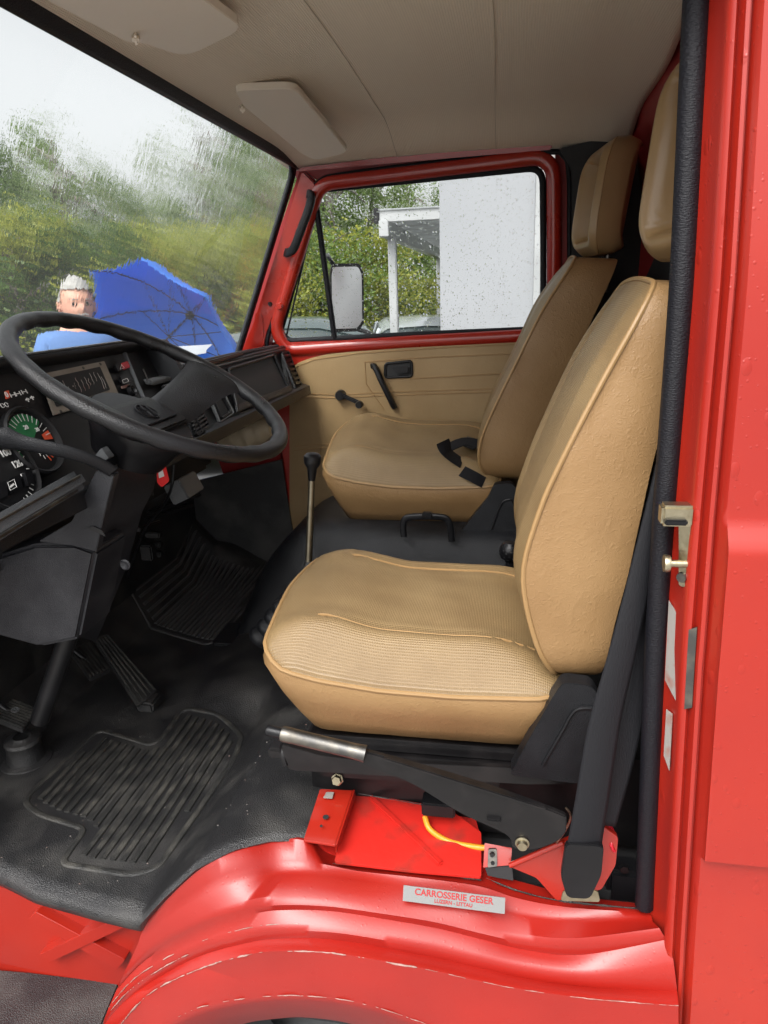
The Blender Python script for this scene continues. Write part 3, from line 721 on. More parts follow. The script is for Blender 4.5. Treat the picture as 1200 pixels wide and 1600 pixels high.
K.append([(225, 1610, -.080), (268, 1576, -.080), (330, 1548, -.078), (400, 1530, -.074), (460, 1524, -.071), (530, 1526, -.069), (610, 1540, -.067), (700, 1560, -.066), (760, 1590, -.065), (830, 1640, -.064), (930, 1700, -.063), (1060, 1720, -.062)])
K.append([(250, 1606, -.087), (300, 1578, -.087), (350, 1565, -.086), (410, 1557, -.083), (465, 1555, -.08), (540, 1562, -.078), (610, 1580, -.076), (700, 1615, -.075), (760, 1660, -.074), (830, 1740, -.073), (930, 1820, -.072), (1060, 1840, -.07)])
K.append([(262, 1612, -.082), (310, 1588, -.082), (360, 1574, -.081), (415, 1566, -.078), (470, 1564, -.075), (545, 1572, -.073), (615, 1592, -.071), (700, 1632, -.07), (760, 1690, -.069), (830, 1770, -.068), (930, 1860, -.067), (1060, 1870, -.066)])
K.append([(300, 1650, .02), (340, 1620, .02), (380, 1600, .02), (430, 1592, .02), (480, 1590, .02), (550, 1600, .02), (620, 1625, .02), (700, 1670, .02), (760, 1720, .02), (830, 1800, .02), (930, 1900, .02), (1060, 1900, .02)])
rows = [resample(curve(k), 90) for k in K]
arch = grid('sill_panel', rows, 'red_sill', van, angle=50)
arch['label'] = 'ridged red door sill running down into the front wheel arch'
# bare metal scratches along the pressed ridges
bm = bm_new()
def scratch(ki, t0, t1, r=.0011, off=.0009):
    row = resample(rows[ki], 900); n = len(row); run = []; rr_ = []
    for p in row[int(t0 * n):int(t1 * n)]:
        q = noise.noise(p * 38) + .45 * noise.noise(p * 160)
        if q > -.15: run.append(p + V((0, -off + .0006 * noise.noise(p * 70), off * .5 + .0009 * noise.noise(p * 90)))); rr_.append(r * (.25 + min(1, (q + .15) * 1.4)))
        else:
            if len(run) > 3: rr_[0] = rr_[-1] = r * .1; add_tube(bm, run, rr_, 4)
            run = []; rr_ = []
    if len(run) > 3: add_tube(bm, run, rr_, 4)
scratch(12, 0, .62, .0015); scratch(8, 0, .42, .0010); scratch(12, .62, 1, .0007); scratch(14, .05, .75, .0009); scratch(9, 0, .25, .0012)
finish('paint_chips', bm, 'chip', arch)
# blocked-in right end rising into the door post
# wheel behind the arch
tyre = lathe('wheel', [(.20, .02), (.30, .02), (.33, .0), (.345, -.05), (.345, -.16), (.33, -.20), (.2, -.2)], V((-.33, .10, .13)), (0, -1, 0), 'tyre', van, 48)
for o in [tyre]: o.location = o.location + V((0, .05, -.12))
box('wheel_housing', (-.30, .24, .20), (.95, .36, .30), 'black_matt', van)

# seat base, red
def B(px, py, Z=.47): return A(px, py, Z=Z)
base = plate('seat_base', [A(480, 1302, Y=.09), A(520, 1336, Y=.09), A(640, 1348, Y=.09), A(750, 1362, Y=.09), A(770, 1370, Y=.09), V((-.06, .215, .47)), V((-.36, .215, .50))], V((0, 0, -.02)), 'red_dirty', van)
riser = plate('base_riser', [V((-.40, .21, .44)), V((.40, .21, .44)), V((.40, .21, .64)), V((-.40, .21, .64))], V((0, .02, 0)), 'dark_metal', van)
# flat sheet seen between bracket and belt, with its swage
bm = bm_new()
zb = .485
plate('base_sheet', roundpoly([B(556, 1238, .50), B(700, 1262, .50), B(752, 1300, .50), B(752, 1370, .475), B(640, 1360, .475), B(522, 1346, .475)], .005), V((0, 0, -.006)), 'red_dirty', base, bevel=.002)
bar('swage', B(578, 1244, .504), B(690, 1350, .482), .014, .006, 'red_dirty', base, .0028)
# bracket with a hole
br = plate('seat_bracket', [B(500, 1232, .535), B(552, 1234, .535), B(524, 1320, .515), B(474, 1312, .515)], V((0, 0, -.006)), 'red', base, bevel=.0015)
plate('bracket_leg', [B(552, 1234, .533), B(524, 1320, .513), B(524, 1332, .485), B(554, 1246, .50)], V((.003, 0, 0)), 'red', base)
bm = bm_new()
for q, r in (((509, 1277), .006), ((502, 1291), .0028)): add_lathe(bm, [(0, .0012), (r, .0012), (r, 0)], B(*q, .5285), (0, 0, 1), 16)
finish('bolt_hole', bm, 'black_matt', br)
plate('bracket_sticker', [B(510, 1238, .5375), B(522, 1238, .5375), B(519, 1248, .5375), B(505, 1247, .5375)], V((0, 0, .0008)), 'sticker', br)
# rail end with bolt
rail_end = plate('slide_plate', roundpoly([A(500, 1213, Y=.17), A(640, 1222, Y=.17), A(780, 1232, Y=.17), A(780, 1215, Y=.17), A(640, 1206, Y=.17), A(505, 1198, Y=.17)], .004), V((0, .02, 0)), 'dark_metal', base, bevel=.001)
lathe('bolt', [(0, .010), (.009, .010), (.010, .002), (.013, 0)], A(527, 1218, Y=.165), (0, -1, .3), 'zinc', base, 6)
# black control box and yellow cable
box('relay_box', A(686, 1257, Y=.16), (.065, .04, .030), 'black_smooth', base, bevel=.003)
tube('yellow_cable', smoothpath([A(664, 1276, Y=.15), A(672, 1296, Y=.13), A(700, 1314, Y=.12), A(740, 1323, Y=.11), A(775, 1326, Y=.105)], 6), .0055, 'yellow', base, 10)
# front bracket with bolts near the belt
clip = plate('belt_bracket', [A(757, 1322, Y=.085), A(800, 1330, Y=.085), A(798, 1352, Y=.07), A(755, 1356, Y=.07)], V((0, .004, .004)), 'red', base, bevel=.001)
plate('clip_plate', roundpoly([A(763, 1325, Y=.082), A(776, 1325, Y=.082), A(777, 1352, Y=.068), A(762, 1354, Y=.068)], .003), V((0, -.003, 0)), 'steel', clip, bevel=.0008)
for q in ((769, 1335), (770, 1347)): lathe('bolt', [(0, .005), (.004, .005), (.005, 0)], A(*q, Y=.072), (0, -1, .4), 'dark_metal', clip, 6)
plate('clip_foot', [A(758, 1356, Y=.07), A(800, 1354, Y=.07), A(802, 1376, Y=.065), A(780, 1372, Y=.065), A(762, 1368, Y=.065)], V((0, .006, 0)), 'black_matt', clip)
bm = bm_new()
add_plate(bm, roundpoly([A(795, 1354, Y=.06), A(880, 1316, Y=.05), A(940, 1290, Y=.05), A(966, 1308, Y=.05), A(962, 1352, Y=.05), A(940, 1390, Y=.05), A(870, 1408, Y=.055), A(856, 1392, Y=.055), A(838, 1372, Y=.06)], .006), V((0, .01, 0)), .002)
finish('belt_shield', bm, 'red', base)
tube('shield_edge', [A(797, 1352, Y=.055), A(880, 1316, Y=.045)], .005, 'red', base)
bm = bm_new(); add_tube(bm, smoothpath([A(884, 1262, Y=.02), A(892, 1275, Y=.02), A(884, 1296, Y=.03), A(866, 1322, Y=.05)], 5), .002, 8); finish('cable', bm, 'brass_rod', base)
tube('red_hose', smoothpath([A(950, 1287, Y=.1), A(958, 1300, Y=.07), A(955, 1320, Y=.05), A(960, 1330, Y=.05)], 4), .003, 'redbtn', base)

def grime(pts, r):
    p = smoothpath([A(*q[:2], Y=q[2]) for q in pts], 10); return tube('grime', p, [max(.0003, r * (.6 + .9 * noise.noise(v * 60))) for v in p], 'rubber_dusty', arch, 6)
grime([(520, 1349, .062), (640, 1361, .062), (752, 1375, .062)], .0016)
grime([(760, 1372, .062), (810, 1392, .062), (880, 1408, .058), (1000, 1420, .056)], .0022)
grime([(560, 1240, .185), (700, 1264, .16)], .0012)
# maker sticker on the sill
def sill_pt(px, py): return A(px, py, Y=-.003)
sn = V((0, -1, .55)).normalized()
c0 = A(709, 1403, Y=.008); ux = (A(788, 1413, Y=.008) - A(630, 1393, Y=.008)).normalized(); uy = sn.cross(ux) * 1
if uy.z < 0: uy = -uy
wS = (A(788, 1413, Y=.008) - A(630, 1393, Y=.008)).length
c0 = c0 + sn * .008
st = plate('maker_sticker', [c0 - ux * wS / 2 - uy * .013, c0 + ux * wS / 2 - uy * .013, c0 + ux * wS / 2 + uy * .013, c0 - ux * wS / 2 + uy * .013], -sn * .0015, 'silver', arch)
bm = bm_new(); add_text(bm, 'CARROSSERIE GESER', c0 + uy * .0045 + sn * .0004, ux, sn.cross(ux), .0150); add_text(bm, 'LUZERN - LITTAU', c0 - uy * .0065 + sn * .0004, ux, sn.cross(ux), .0085)
finish('lettering', bm, 'redtext', st, smooth=False, recalc=False)

# ================================================================== NEAR DOOR POST AND BODY SIDE
def post_x(z): return interp([(.2, .268), (.48, .255), (.98, .236), (1.2, .232), (1.5, .230), (1.82, .222), (2.0, .218)], z)
prof = [(-.012, .060), (.0, .040), (.006, .028), (.009, .012), (.012, .0), (.0125, -.010), (.016, -.019), (.022, -.022), (.024, -.012), (.028, -.010), (.030, -.020), (.033, -.028), (.038, -.030), (.0395, -.020), (.043, -.020), (.045, -.040), (.050, -.046)]
def skin_y(x, z):
    x0 = interp([(.6, .298), (.9, .285), (1.2, .274)], z)
    return -.046 - .017 * sstep(1.205, 1.155, z) * sstep(.655, .664, z) * sstep(x0 - .006, x0 + .006, x)
rows = []
zs = sorted(set([round(.02 + k * .015, 4) for k in range(133)] + [.652, .655, .658, .661, .664, .667, 1.15, 1.155, 1.16, 1.168, 1.176, 1.184, 1.192, 1.2, 1.205]))
for z in zs:
    px_ = post_x(z); w_ = interp([(1.0, 1.0), (1.8, .80)], z); row = [(px_ + a * w_, b + .02 * sstep(1.4, 2.0, z), z) for a, b in prof]
    for k in range(1, 34):
        x = px_ + .050 * w_ + .0015 * k + 2.1 * (k / 33) ** 3
        row.append((x, skin_y(x, z) + .02 * sstep(1.4, 2.0, z), z))
    rows.append(row)
body = grid('body_side', rows, 'red_wet', van, angle=45)
body['label'] = 'wet red door post and body side behind the driver door opening'
# black furry seal down the post
pth = [V((post_x(z) - .012, .045 + .02 * sstep(1.4, 2.0, z), z)) for z in [.46 + k * .025 for k in range(62)]]
bm = bm_new(); add_tube(bm, pth, .016, 12); ds = finish('post_seal', bm, 'seal', van)
# panel inside the post
plate('post_lining', [V((post_x(.4) + .0, .055, .44)), V((post_x(.4) + .05, .5, .44)), V((.40, .5, 2.0)), V((.20, .08, 2.0))], V((.01, 0, 0)), 'black_matt', van)
# striker
def PJ(px, py, Y=.0): return A(px, py, Y=Y)
latchp = plate('door_striker', roundpoly([PJ(1060, 798, .0), PJ(1080, 805, -.012), PJ(1078, 900, -.012), PJ(1070, 918, -.006), PJ(1060, 915, .0)], .004), V((.006, .004, 0)), 'zinc', van, bevel=.001)
bm = bm_new(); add_box(bm, PJ(1057, 803, -.003), (.044, .028, .030), None, .004); finish('striker_block', bm, 'zinc', latchp, recalc=False)
bm = bm_new(); add_box(bm, PJ(1054, 813, -.012), (.030, .026, .008), None, .002); finish('rubber_pad', bm, 'black_smooth', latchp, recalc=False)
lathe('striker_pin', [(0, 0), (.012, 0), (.013, .003), (.012, .008), (.0055, .009), (.0055, .032), (.009, .033), (.009, .037), (0, .037)], PJ(1037, 880, -.006), (1, .0, .0), 'zinc', latchp, 20)
lathe('screw', [(0, .004), (.007, .004), (.008, 0)], PJ(1066, 902, -.004), (-.6, -.7, 0), 'steel', latchp, 16)
def onpost(px, py, n=V((-.9, -.45, 0)).normalized()):
    p = AP(px, py, V((post_x(.9) + .008, .014, .9)), n); return p + n * .0025
for nm, q in (('post_sticker', [(1047, 938), (1070, 975), (1069, 1020), (1063, 1104), (1041, 1062)]), ('post_label', [(1043, 1108), (1053, 1116), (1048, 1204), (1039, 1180)])):
    plate(nm, [onpost(*a) for a in q], V((.0008, .0012, 0)), 'sticker', body)
plate('hinge_leaf', [AP(x, y, V((post_x(.9) + .018, -.022, .9)), V((-.2, -1, 0)).normalized()) for x, y in ((1076, 984), (1089, 980), (1081, 1106), (1069, 1108))], V((.002, .003, 0)), 'steel', body)

# ================================================================== SEATS
def rr_loop(n, r):
    """rounded rectangle in [-1,1]^2 as n points"""
    pts = []; segs = []
    L = 2 - 2 * r; per = 4 * L + 2 * math.pi * r
    for k in range(n):
        d = per * k / n
        for side in range(4):
            ln = L; ac = math.pi * r / 2
            if d < ln:
                a = -1 + r + d; p = (a, -1); break
            d -= ln
            if d < ac:
                t = d / r; p = (1 - r + r * math.sin(t), -1 + r - r * math.cos(t)); break
            d -= ac
        for _ in range(side): p = (-p[1], p[0])
        pts.append(p)
    return pts
def pillow(name, mp, crown, side, r, mats, parent, N=96, rings=18, pip=.0045, inner=.03, pipname='piping', wl=1.0, wh=1.0):
    """mp(a,b,h) -> point, a,b in [-1,1]; crown(a,b); side: list of functions (a,b)->point; mats: (face, side)"""
    loop = rr_loop(N, r); bm = bm_new(); ul = bm.loops.layers.uv.new('UVMap'); uvs = {}
    R_ = []
    for k in range(rings):
        s = 1 - (1 - inner) * (k / (rings - 1)) ** 1.15
        row = []
        for a, b in loop:
            v = bm.verts.new(mp(a * s, b * s, crown(a * s, b * s, s))); uvs[v] = (a * s * wl / 2, b * s * wh / 2); row.append(v)
        R_.append(row)
    cv = bm.verts.new(mp(0, 0, crown(0, 0, 0))); uvs[cv] = (0, 0)
    for i in range(rings - 1):
        for k in range(N):
            f = bm.faces.new((R_[i][k], R_[i][(k + 1) % N], R_[i + 1][(k + 1) % N], R_[i + 1][k])); f.material_index = 0
    for k in range(N): bm.faces.new((R_[-1][k], R_[-1][(k + 1) % N], cv))
    prev = R_[0]
    for fn in side:
        row = []
        for a, b in loop:
            v = bm.verts.new(fn(a, b)); uvs[v] = (a * wl / 2, b * wh / 2); row.append(v)
        for k in range(N):
            f = bm.faces.new((prev[(k + 1) % N], prev[k], row[k], row[(k + 1) % N])); f.material_index = 1
        prev = row
    f = bm.faces.new(prev); f.material_index = 1
    for f in bm.faces:
        for l in f.loops: l[ul].uv = uvs[l.vert]
    o = finish(name, bm, list(mats), parent, angle=65)
    if pip:
        pts = [mp(a, b, 0) for a, b in loop]
        tube(pipname, pts, pip, 'piping', o, 8, closed=True)
    return o
def lump(x, c, w): return math.exp(-((x - c) / w) ** 2)

def make_seat(dx, y0, dz, spine, back, headc, label, tilt=.02, yaw_h=13, rc=.23, hh=.172, hw=.15):
    """spine: list of (x,z) of the near piping of the backrest bottom->top; back: same for the rear edge"""
    Wc = .49; yc = y0 + Wc / 2
    XF, XB = -.450 + dx, .105 + dx
    xc, hx = (XF + XB) / 2, (XB - XF) / 2
    def pz(a): return interp([(-1, .868), (-.86, .850), (-.6, .833), (-.2, .820), (.3, .817), (1, .826)], a) + dz
    # frame first: the part all the others hang on
    bm = bm_new()
    add_box(bm, (xc + .02, yc, .667 + dz), (.47, Wc - .10, .028), None, .006)
    for yy in (y0 + .05, y0 + Wc - .05):
        add_box(bm, (xc - .01, yy, .642 + dz), (.56, .035, .024), None, .005)
    seat = finish('seat', bm, 'dark_metal', van, recalc=False); seat['label'] = label
    def mpc(a, b, h): return V((xc + a * hx + (.012 * (1 - abs(b)) * (-1 if a < 0 else 0)) * abs(a), yc + b * Wc / 2, pz(a) + .030 * (1 - b * b) * (a < 0) * a * a + tilt * (b + 1) / 2 + h))
    def crown(a, b, s):
        e = 1 - s ** 3.2
        h = .070 * e ** .75
        h += .030 * e * (lump(abs(b), .74, .18)) + .010 * lump(a, -.62, .25) * e
        h -= .010 * e * lump(abs(b), .60, .035) * (a > -.72)
        h -= .022 * sstep(.3, 1, a) * e
        h += .0022 * noise.noise(V((a * 4, b * 4, dx * 7))) * e
        return h
    side = []
    for t, ins, zz in ((.0, 0, .004), (.15, -.004, .018), (.45, .012, .06), (.75, .032, .10), (1, .050, .132), (1.05, .09, .137)):
        def fn(a, b, t=t, ins=ins, zz=zz):
            p = mpc(a, b, 0); k = 1 - ins / .26
            x = xc + (p.x - xc) * (1 - ins / hx * (1.25 if a < 0 else .5)); y = yc + (p.y - yc) * (1 - ins / (Wc / 2))
            zt = p.z - zz * (p.z - (.690 + dz)) / .137 if t < 1.04 else .688 + dz
            return V((x, y, zt + .003 * noise.noise(V((x * 12, y * 12, zz * 20)))))
        side.append(fn)
    cush = pillow('cushion', mpc, crown, side, rc, ('cloth', 'vinyl'), seat, wl=2 * hx, wh=Wc)
    # sewn welts beside the middle panel
    for bb in (-.60, .60):
        pts = [mpc(a, bb + .05 * (a > .9) * 0, crown(a, bb, max(abs(a), abs(bb))) + .001) for a in [-.66 + 1.5 * k / 24 for k in range(25)]]
        tube('welt', pts, .0026, 'piping', cush, 6)
    # ---- backrest
    sp = smoothpath([V((x, 0, z)) for x, z in spine], 8); bk = smoothpath([V((x, 0, z)) for x, z in back], 8)
    sp = resample(sp, 80); bk = resample(bk, 80)
    Wb = .47; ybc = y0 + Wb / 2 + .005
    def at_s(lst, a):
        t = (a + 1) / 2 * 79; i = min(78, max(0, int(t))); return lst[i].lerp(lst[i + 1], t - i)
    def nrm(a):
        p, q = at_s(sp, max(-1, a - .05)), at_s(sp, min(1, a + .05)); t = (q - p).normalized(); return V((-t.z, 0, t.x))
    def wfac(a): return 1 - .10 * sstep(.1, 1, a)
    def mpb(a, b, h): p = at_s(sp, a); return V((p.x, ybc + b * Wb / 2 * wfac(a), p.z)) + nrm(a) * h + V((0, 0, .012 * (1 - b * b) * sstep(.7, 1, a)))
    def crownb(a, b, s):
        e = 1 - s ** 3
        h = (.004 + .012 * sstep(-.2, .8, a)) * e ** .8 + .012 * e * lump(abs(b), .72, .17) - .012 * e * lump(abs(b), .56, .035)
        h += .008 * lump(a, -.35, .3) * e
        return h
    side = []
    for t in (0.02, .2, .5, .85, 1.0):
        def fn(a, b, t=t):
            p = at_s(sp, a); q = at_s(bk, a); m_ = p.lerp(q, t); sh = 1 - .05 * math.sin(math.pi * t * .5) * -0.3 - .07 * (t ** 3)
            w = V((m_.x, ybc + b * Wb / 2 * wfac(a) * sh, m_.z)); w.z += .012 * (1 - b * b) * sstep(.7, 1, a)
            return w + V((0, .003, 0)) * noise.noise(w * 11)
        side.append(fn)
    pillow('backrest', mpb, crownb, side, .24, ('cloth', 'vinyl'), seat, wl=.72, wh=Wb, N=110)
    # ---- headrest with a hollow front
    hx_, hz_, hy_ = headc; lean = R(7); ya = R(yaw_h); ca, sa = math.cos(ya), math.sin(ya)
    def yw(p): dx_, dy_ = p.x - hx_, p.y - hy_; return V((hx_ + dx_ * ca - dy_ * sa, hy_ + dx_ * sa + dy_ * ca, p.z))
    def mph0(a, b, h):
        z = hz_ + a * hh; x = hx_ - .045 + (a * .15) * math.sin(lean) + .05 * (abs(a) ** 5) * .6
        return V((x - h, hy_ + b * hw, z))
    def mph(a, b, h): return yw(mph0(a, b, h))
    def crownh(a, b, s):
        rim = .016 * lump(s, .84, .13); hol = -.058 * sstep(.72, .56, max(abs(a) * .92, abs(b)))
        return rim + hol
    side = []
    for t, gx in ((.1, 0.004), (.5, .040), (.85, .066), (1, .075)):
        def fn(a, b, t=t, gx=gx):
            p = mph0(a, b, 0); f = 1 - .12 * t ** 3; return yw(V((p.x + gx, hy_ + (p.y - hy_) * f, hz_ + (p.z - hz_) * (f + .03 * math.sin(math.pi * t)))))
        side.append(fn)
    hr = pillow('headrest', mph, crownh, side, .42, ('vinyl_smooth', 'vinyl_smooth'), seat, wl=.3, wh=.3, pip=.0018, rings=26)
    for yy in (-.06, .06): tube('post', [V((hx_ + .01, hy_ + yy, hz_ - .26)), V((hx_ + .01, hy_ + yy, hz_ - .12))], .006, 'steel', hr, 10)
    return seat
# driver seat
seat_d = make_seat(0, .10, 0, [(.085, .850), (.046, .93), (.022, 1.05), (.045, 1.16), (.075, 1.24), (.123, 1.345), (.177, 1.450), (.205, 1.498)],
                   [(.158, .845), (.172, .955), (.190, 1.06), (.200, 1.14), (.214, 1.24), (.235, 1.35), (.258, 1.44), (.272, 1.492)], (.318, 1.712, .36), 'nearer of the two tan seats, the driver seat')
seat_p = make_seat(-.14, 1.105, .104, [(-.070, .950), (-.097, 1.0), (-.092, 1.07), (-.062, 1.15), (-.018, 1.245), (.032, 1.35), (.085, 1.455), (.165, 1.575)],
                   [(.028, .937), (.055, 1.00), (.085, 1.09), (.112, 1.16), (.145, 1.24), (.188, 1.35), (.235, 1.46), (.280, 1.565)], (.255, 1.742, 1.345), 'farther of the two tan seats, the passenger seat', .078, 8, .15, .152, .135)
# hinge covers
def hinge(pix, Y, gro, seat):
    P = roundpoly([A(x, y, Y=Y) for x, y in pix], .012, 5)
    h = plate('hinge_cover', P, V((0, .035, 0)), 'black', seat, bevel=.004)
    tube('moulding', smoothpath([A(x, y, Y=Y - .001) for x, y in gro], 5), .0035, 'black_smooth', h, 8)
hinge([(795, 1212), (862, 1092), (880, 1066), (925, 1072), (938, 1092), (934, 1160), (908, 1226)], .085, [(848, 1195), (880, 1140), (892, 1118), (905, 1107), (935, 1107)], seat_d)
hinge([(713, 840), (762, 778), (772, 757), (800, 755), (814, 775), (827, 836)], 1.09, [(768, 828), (782, 790), (792, 781), (802, 786), (813, 830)], seat_p)
box('pedestal', (-.14, 1.35, .755), (.46, .40, .08), 'black_matt', seat_p, bevel=.005)
# driver seat slide channel
bm = bm_new()
add_plate(bm, roundpoly([A(440, 1163, Y=.12), A(445, 1196, Y=.12), A(455, 1204, Y=.12), A(820, 1226, Y=.12), A(900, 1226, Y=.12), A(900, 1205, Y=.12), A(560, 1188, Y=.12), A(500, 1180, Y=.12)], .006, 4), V((0, .012, 0)), .002)
add_tube(bm, smoothpath([A(446, 1196, Y=.12), A(441, 1172, Y=.13), A(450, 1160, Y=.17), A(480, 1160, Y=.2), A(520, 1168, Y=.2)], 5), .006, 8)
finish('slide_channel', bm, 'dark_metal', seat_d, recalc=False)
# folding arm loop and buckle on the passenger seat
bm = bm_new()
lp = smoothpath([A(631, 838, Y=1.02), A(630, 818, Y=1.02), A(640, 808, Y=1.02), A(690, 808, Y=1.02), A(702, 818, Y=1.02), A(706, 845, Y=1.02)], 5)
add_sweep(bm, lp, rprof(.02, .014, .4), (0, -1, 0), closed=False); add_box(bm, A(668, 805, Y=1.02), (.03, .02, .02), None, .003)
finish('release_loop', bm, 'black_smooth', seat_p)
def strap(name, pts, w, m, parent, wd=(0, 1, 0)):
    bm = bm_new(); pts = smoothpath(pts, 5); add_sweep(bm, pts, rprof(.0024, w, .4, 1), wd, closed=False); return finish(name, bm, m, parent)
bb = box('seat_buckle', A(735, 692, Y=1.30), (.05, .05, .03), 'black_smooth', van, rot=Matrix.Rotation(R(20), 3, 'Y'), bevel=.007); bb['label'] = 'belt buckle lying on the passenger cushion'
bm = bm_new(); add_sweep(bm, smoothpath([A(692, 692, Y=1.16) + V((0, 0, .004)), A(700, 708, Y=1.16), A(722, 724, Y=1.16)], 5), rprof(.05, .003, .4, 1), (0, -.35, .93), closed=False)
add_sweep(bm, smoothpath([A(700, 700, Y=1.2), A(725, 690, Y=1.25), A(752, 694, Y=1.26)], 4), rprof(.04, .004, .4, 1), (0, -.5, .86), closed=False)
add_sweep(bm, smoothpath([A(722, 736, Y=1.12), A(740, 745, Y=1.11), A(756, 754, Y=1.11)], 4), rprof(.042, .003, .4, 1), (0, -.6, .8), closed=False)
finish('belt_tail', bm, 'webbing', bb)

# knob of the second lever between the seats
bm = bm_new(); add_lathe(bm, [(0, .028), (.016, .025), (.026, .012), (.028, 0), (.024, -.014), (.012, -.024), (.011, -.10)], A(797, 862, Y=.72), (0, 0, 1), 20)
kn = finish('lever_knob', bm, 'black_smooth', van); kn['label'] = 'glossy studded ball knob between the seats'
bm = bm_new(); kc = A(797, 862, Y=.72)
for k in range(60):
    a = k * 2.399; z = 1 - 2 * (k + .5) / 60; r_ = math.sqrt(1 - z * z); add_lathe(bm, [(0, .0025), (.0025, .001), (.003, -.001)], kc + V((math.cos(a) * r_, math.sin(a) * r_, z)) * .027, (math.cos(a) * r_, math.sin(a) * r_, z), 8)
finish('studs', bm, 'black_smooth', kn)

# ================================================================== HAND BRAKE
hb = A(440, 1146, Y=-.0); hbe = A(580, 1180, Y=-.0)
ax = (hbe - hb).normalized()
brake = lathe('hand_brake', [(0, -.001), (.0125, 0), (.0135, .004), (.0135, .018), (.0130, .02), (.0130, .130), (.0145, .148), (0, .15)], hb, ax, 'steel', van, 28)
lathe('release_button', [(0, 0), (.008, 0), (.0095, .003), (.0095, .028), (0, .028)], hb - ax * .027, ax, 'black_smooth', brake, 24)
lev = smoothpath([A(560, 1172, Y=.0), A(640, 1194, Y=.0), A(760, 1230, Y=.0), A(850, 1262, Y=.0), A(885, 1276, Y=.0)], 4)
lo = smoothpath([A(885, 1300, Y=.0), A(870, 1316, Y=.0), A(835, 1328, Y=.0), A(802, 1326, Y=.0), A(792, 1306, Y=.0), A(720, 1272, Y=.0), A(640, 1224, Y=.0), A(562, 1194, Y=.0)], 4)
plate('lever', lev + lo, V((0, .012, 0)), 'dark_metal', brake, bevel=.003)
bm = bm_new(); add_bar(bm, A(600, 1184, Y=-.004), A(852, 1262, Y=-.004), .006, .010, .0015, up=(0, -1, 0)); finish('flange', bm, 'dark_metal', brake, recalc=False)
lathe('pivot_bolt', [(0, .010), (.008, .010), (.009, .003), (.012, .002), (.012, 0)], A(816, 1317, Y=-.001), (0, -1, 0), 'zinc', brake, 20)
box('stop_tab', A(772, 1281, Y=-.002), (.024, .012, .008), 'dark_metal', brake, bevel=.002)

# ================================================================== SEAT BELT
def beltpath(pix): return [A(x, y, Y=Y) for x, y, Y in pix]
bm = bm_new()
p1 = smoothpath(beltpath([(1052, 560, .10), (1044, 700, .09), (1010, 860, .07), (975, 1010, .045), (945, 1130, .025), (925, 1250, .005), (912, 1330, -.005), (907, 1385, -.005)]), 8)
n1 = len(p1)
def bw(t): return interp([(0, .020), (.3, .036), (.6, .052), (1, .060)], t)
prevr = None
rows1 = []
for i, p in enumerate(p1):
    t = frame_of(p1, i, False); s = t.cross(V((.15, -1, .1)).normalized()).normalized(); w = bw(i / n1) / 2
    taper = 1 - .45 * sstep(.93, 1, i / n1)
    nn = V((.15, -1, .1)).normalized()
    rows1.append([p + s * (w * taper * k / 4) + nn * (.004 * (1 - (k / 4) ** 2)) for k in range(-4, 5)])
belt = grid('seat_belt', rows1, 'webbing', van, thick=.0025); belt['label'] = 'black driver belt slanting down to its floor anchor'
rows2 = []
p2 = smoothpath(beltpath([(1050, 730, .11), (1030, 900, .09), (1004, 1050, .07), (975, 1180, .05), (945, 1290, .03)]), 8)
for i, p in enumerate(p2):
    t = frame_of(p2, i, False); nn = V((.3, -1, .1)).normalized(); s = t.cross(nn).normalized(); w = .02
    rows2.append([p + s * (w * k / 4) for k in range(-4, 5)])
grid('return_webbing', rows2, 'webbing', belt, thick=.0025)
plate('anchor_plate', roundpoly([A(880, 1392, Y=.0), A(934, 1392, Y=.0), A(938, 1410, Y=.0), A(876, 1408, Y=.0)], .006), V((0, .004, 0)), 'zinc', belt, bevel=.001)
bm = bm_new()
for k in range(5):
    q0, q1 = A(888, 1326 + k * 6, Y=-.009), A(938, 1330 + k * 6, Y=-.009); add_tube(bm, [q0, q1], .0008, 5)
finish('stitching', bm, 'black_smooth', belt)
plate('belt_sleeve', roundpoly([A(884, 1318, Y=-.013), A(944, 1322, Y=-.013), A(940, 1368, Y=-.012), A(922, 1406, Y=-.010), A(886, 1404, Y=-.010), A(876, 1370, Y=-.012)], .01, 4), V((0, .012, 0)), 'black_smooth', belt, bevel=.004)
# reel down behind
box('belt_reel', A(972, 1372, Y=.14), (.06, .05, .07), 'black_smooth', belt, bevel=.008)
lathe('reel_bolt', [(0, .008), (.008, .008), (.01, 0)], A(975, 1355, Y=.11), (0, -1, 0), 'dark_metal', belt, 6)
plate('tan_flap', roundpoly([A(984, 1125, Y=.16), A(992, 1128, Y=.16), A(994, 1165, Y=.16), A(985, 1178, Y=.16)], .004), V((0, .02, 0)), 'vinyl_smooth', seat_d, bevel=.002)

# ================================================================== DASHBOARD
FN = V((.912, 0, .41)).normalized(); FP0 = V((-.853, 0, 1.317)); FUP = V((-.41, 0, .912)).normalized()
def D(px, py, off=0): return AP(px, py, FP0 + FN * off, FN)      # on the dash face, off = towards the seats
def Dxyz(y, h, off=0): return FP0 + V((0, y, 0)) + FUP * h + FN * off
